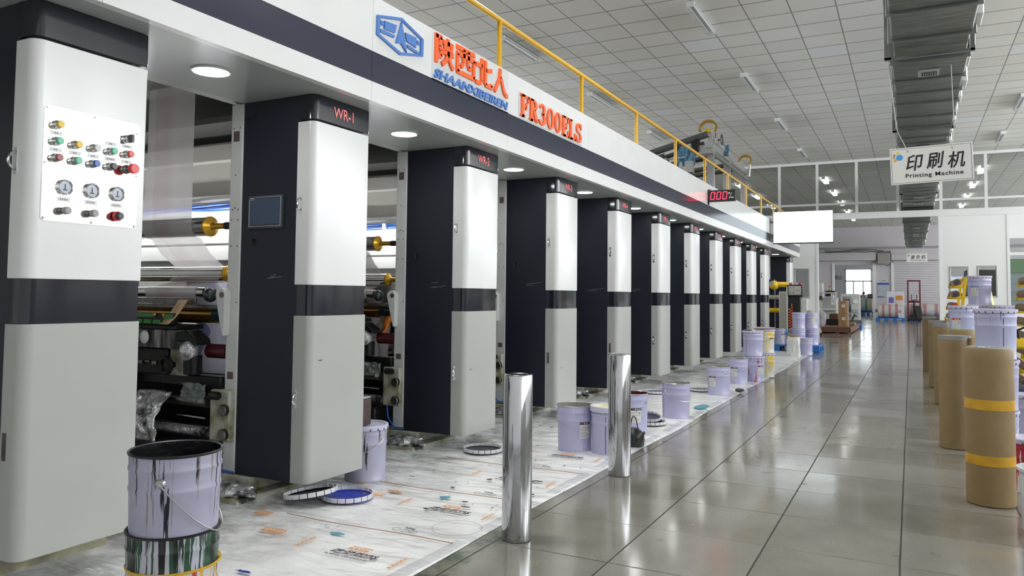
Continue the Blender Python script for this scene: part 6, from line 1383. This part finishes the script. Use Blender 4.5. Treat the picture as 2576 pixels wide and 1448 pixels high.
M_lavc = mat('coat_lavender', (0.50, 0.49, 0.62), 0.6, var=0.12, vscale=8); M_greyc = mat('coat_grey', (0.22, 0.20, 0.20), 0.7, var=0.15, vscale=8); M_lil = mat('coat_lilac_grey', (0.36, 0.33, 0.36), 0.7, var=0.25, vscale=9); M_blt = mat('trousers_blue', (0.10, 0.11, 0.24), 0.7); M_grt = mat('trousers_grey', (0.30, 0.28, 0.29), 0.7)
px_, py_ = -5.66, 4.965
person('worker in a pale lavender coat standing behind the rollers before WR-1', dict(pelvis=(px_, py_, 0.92), chest=(px_-0.06, py_, 1.20), neck=(px_-0.10, py_, 1.40), head=(px_-0.15, py_, 1.53), face=(-1, -0.3, -0.3), skirt=(px_+0.02, py_, 0.62),
    shL=(px_-0.08, py_+0.13, 1.33), shR=(px_-0.08, py_-0.15, 1.33), elL=(px_-0.22, py_+0.10, 1.08), elR=(px_-0.20, py_-0.14, 1.10), haL=(px_-0.42, py_+0.04, 1.0), haR=(px_-0.36, py_-0.12, 0.96),
    hipL=(px_, py_+0.09, 0.88), hipR=(px_, py_-0.09, 0.88), knL=(px_+0.02, py_+0.09, 0.49), knR=(px_-0.04, py_-0.09, 0.49), anL=(px_+0.04, py_+0.09, 0.11), anR=(px_, py_-0.09, 0.11), toL=(px_-0.10, py_+0.09, 0.045), toR=(px_-0.14, py_-0.09, 0.045)), M_lavc, M_blt)
px_, py_ = -5.20, 6.735
person('worker in grey with an orange rubber glove between WR-2 and WR-1', dict(pelvis=(px_-0.02, py_, 0.90), chest=(px_, py_, 1.18), neck=(px_, py_-0.02, 1.40), head=(px_, py_-0.05, 1.54), face=(0.1, -1, -0.4), skirt=(px_-0.01, py_, 0.55),
    shL=(px_+0.17, py_, 1.34), shR=(px_-0.17, py_, 1.34), elL=(px_+0.24, py_-0.01, 1.08), elR=(px_-0.24, py_-0.02, 1.10), haL=(px_+0.185, py_-0.03, 0.93), haR=(px_-0.20, py_-0.10, 0.92),
    hipL=(px_+0.09, py_, 0.87), hipR=(px_-0.09, py_, 0.87), knL=(px_+0.10, py_-0.02, 0.49), knR=(px_-0.10, py_, 0.49), anL=(px_+0.10, py_, 0.11), anR=(px_-0.10, py_, 0.11), toL=(px_+0.11, py_-0.12, 0.045), toR=(px_-0.11, py_-0.12, 0.045)), M_greyc, M_greyc, gloves='L', palm=(-0.5, -0.8, 0))
px_, py_ = -2.72, 27.0
person('worker in striped lilac-grey clothes bending down behind the white partition post', dict(pelvis=(px_+0.10, py_, 0.66), chest=(px_-0.12, py_-0.04, 0.86), neck=(px_-0.02, py_-0.05, 1.06), head=(px_+0.05, py_-0.05, 1.17), face=(-0.6, -0.7, -0.3), skirt=(px_+0.06, py_, 0.42),
    shL=(px_-0.10, py_-0.20, 1.0), shR=(px_-0.10, py_+0.14, 1.0), elL=(px_-0.24, py_-0.24, 0.80), elR=(px_-0.24, py_+0.16, 0.80), haL=(px_-0.38, py_-0.22, 0.62), haR=(px_-0.38, py_+0.12, 0.62),
    hipL=(px_+0.09, py_-0.09, 0.62), hipR=(px_+0.09, py_+0.09, 0.62), knL=(px_-0.06, py_-0.10, 0.40), knR=(px_-0.06, py_+0.10, 0.40), anL=(px_+0.05, py_-0.10, 0.11), anR=(px_+0.05, py_+0.10, 0.11), toL=(px_+0.12, py_-0.18, 0.045), toR=(px_-0.08, py_+0.12, 0.045)), M_lil, M_grt)
px_, py_ = -3.20, 62.0
person('distant worker in grey standing and leaning beside the green-banded film roll', dict(pelvis=(px_, py_, 0.92), chest=(px_-0.02, py_-0.05, 1.22), neck=(px_+0.06, py_-0.10, 1.43), head=(px_+0.11, py_-0.14, 1.56), face=(0.6, -0.7, -0.4), skirt=(px_+0.02, py_, 0.60),
    shL=(px_+0.17, py_-0.05, 1.36), shR=(px_-0.17, py_-0.05, 1.36), elL=(px_+0.28, py_-0.16, 1.12), elR=(px_-0.24, py_-0.12, 1.10), haL=(px_+0.32, py_-0.34, 0.98), haR=(px_-0.05, py_-0.34, 0.98),
    hipL=(px_+0.09, py_, 0.88), hipR=(px_-0.09, py_, 0.88), knL=(px_+0.11, py_-0.03, 0.49), knR=(px_-0.10, py_, 0.49), anL=(px_+0.12, py_, 0.11), anR=(px_-0.11, py_, 0.11), toL=(px_+0.16, py_-0.13, 0.045), toR=(px_-0.12, py_-0.13, 0.045)), M_lil, M_blt)
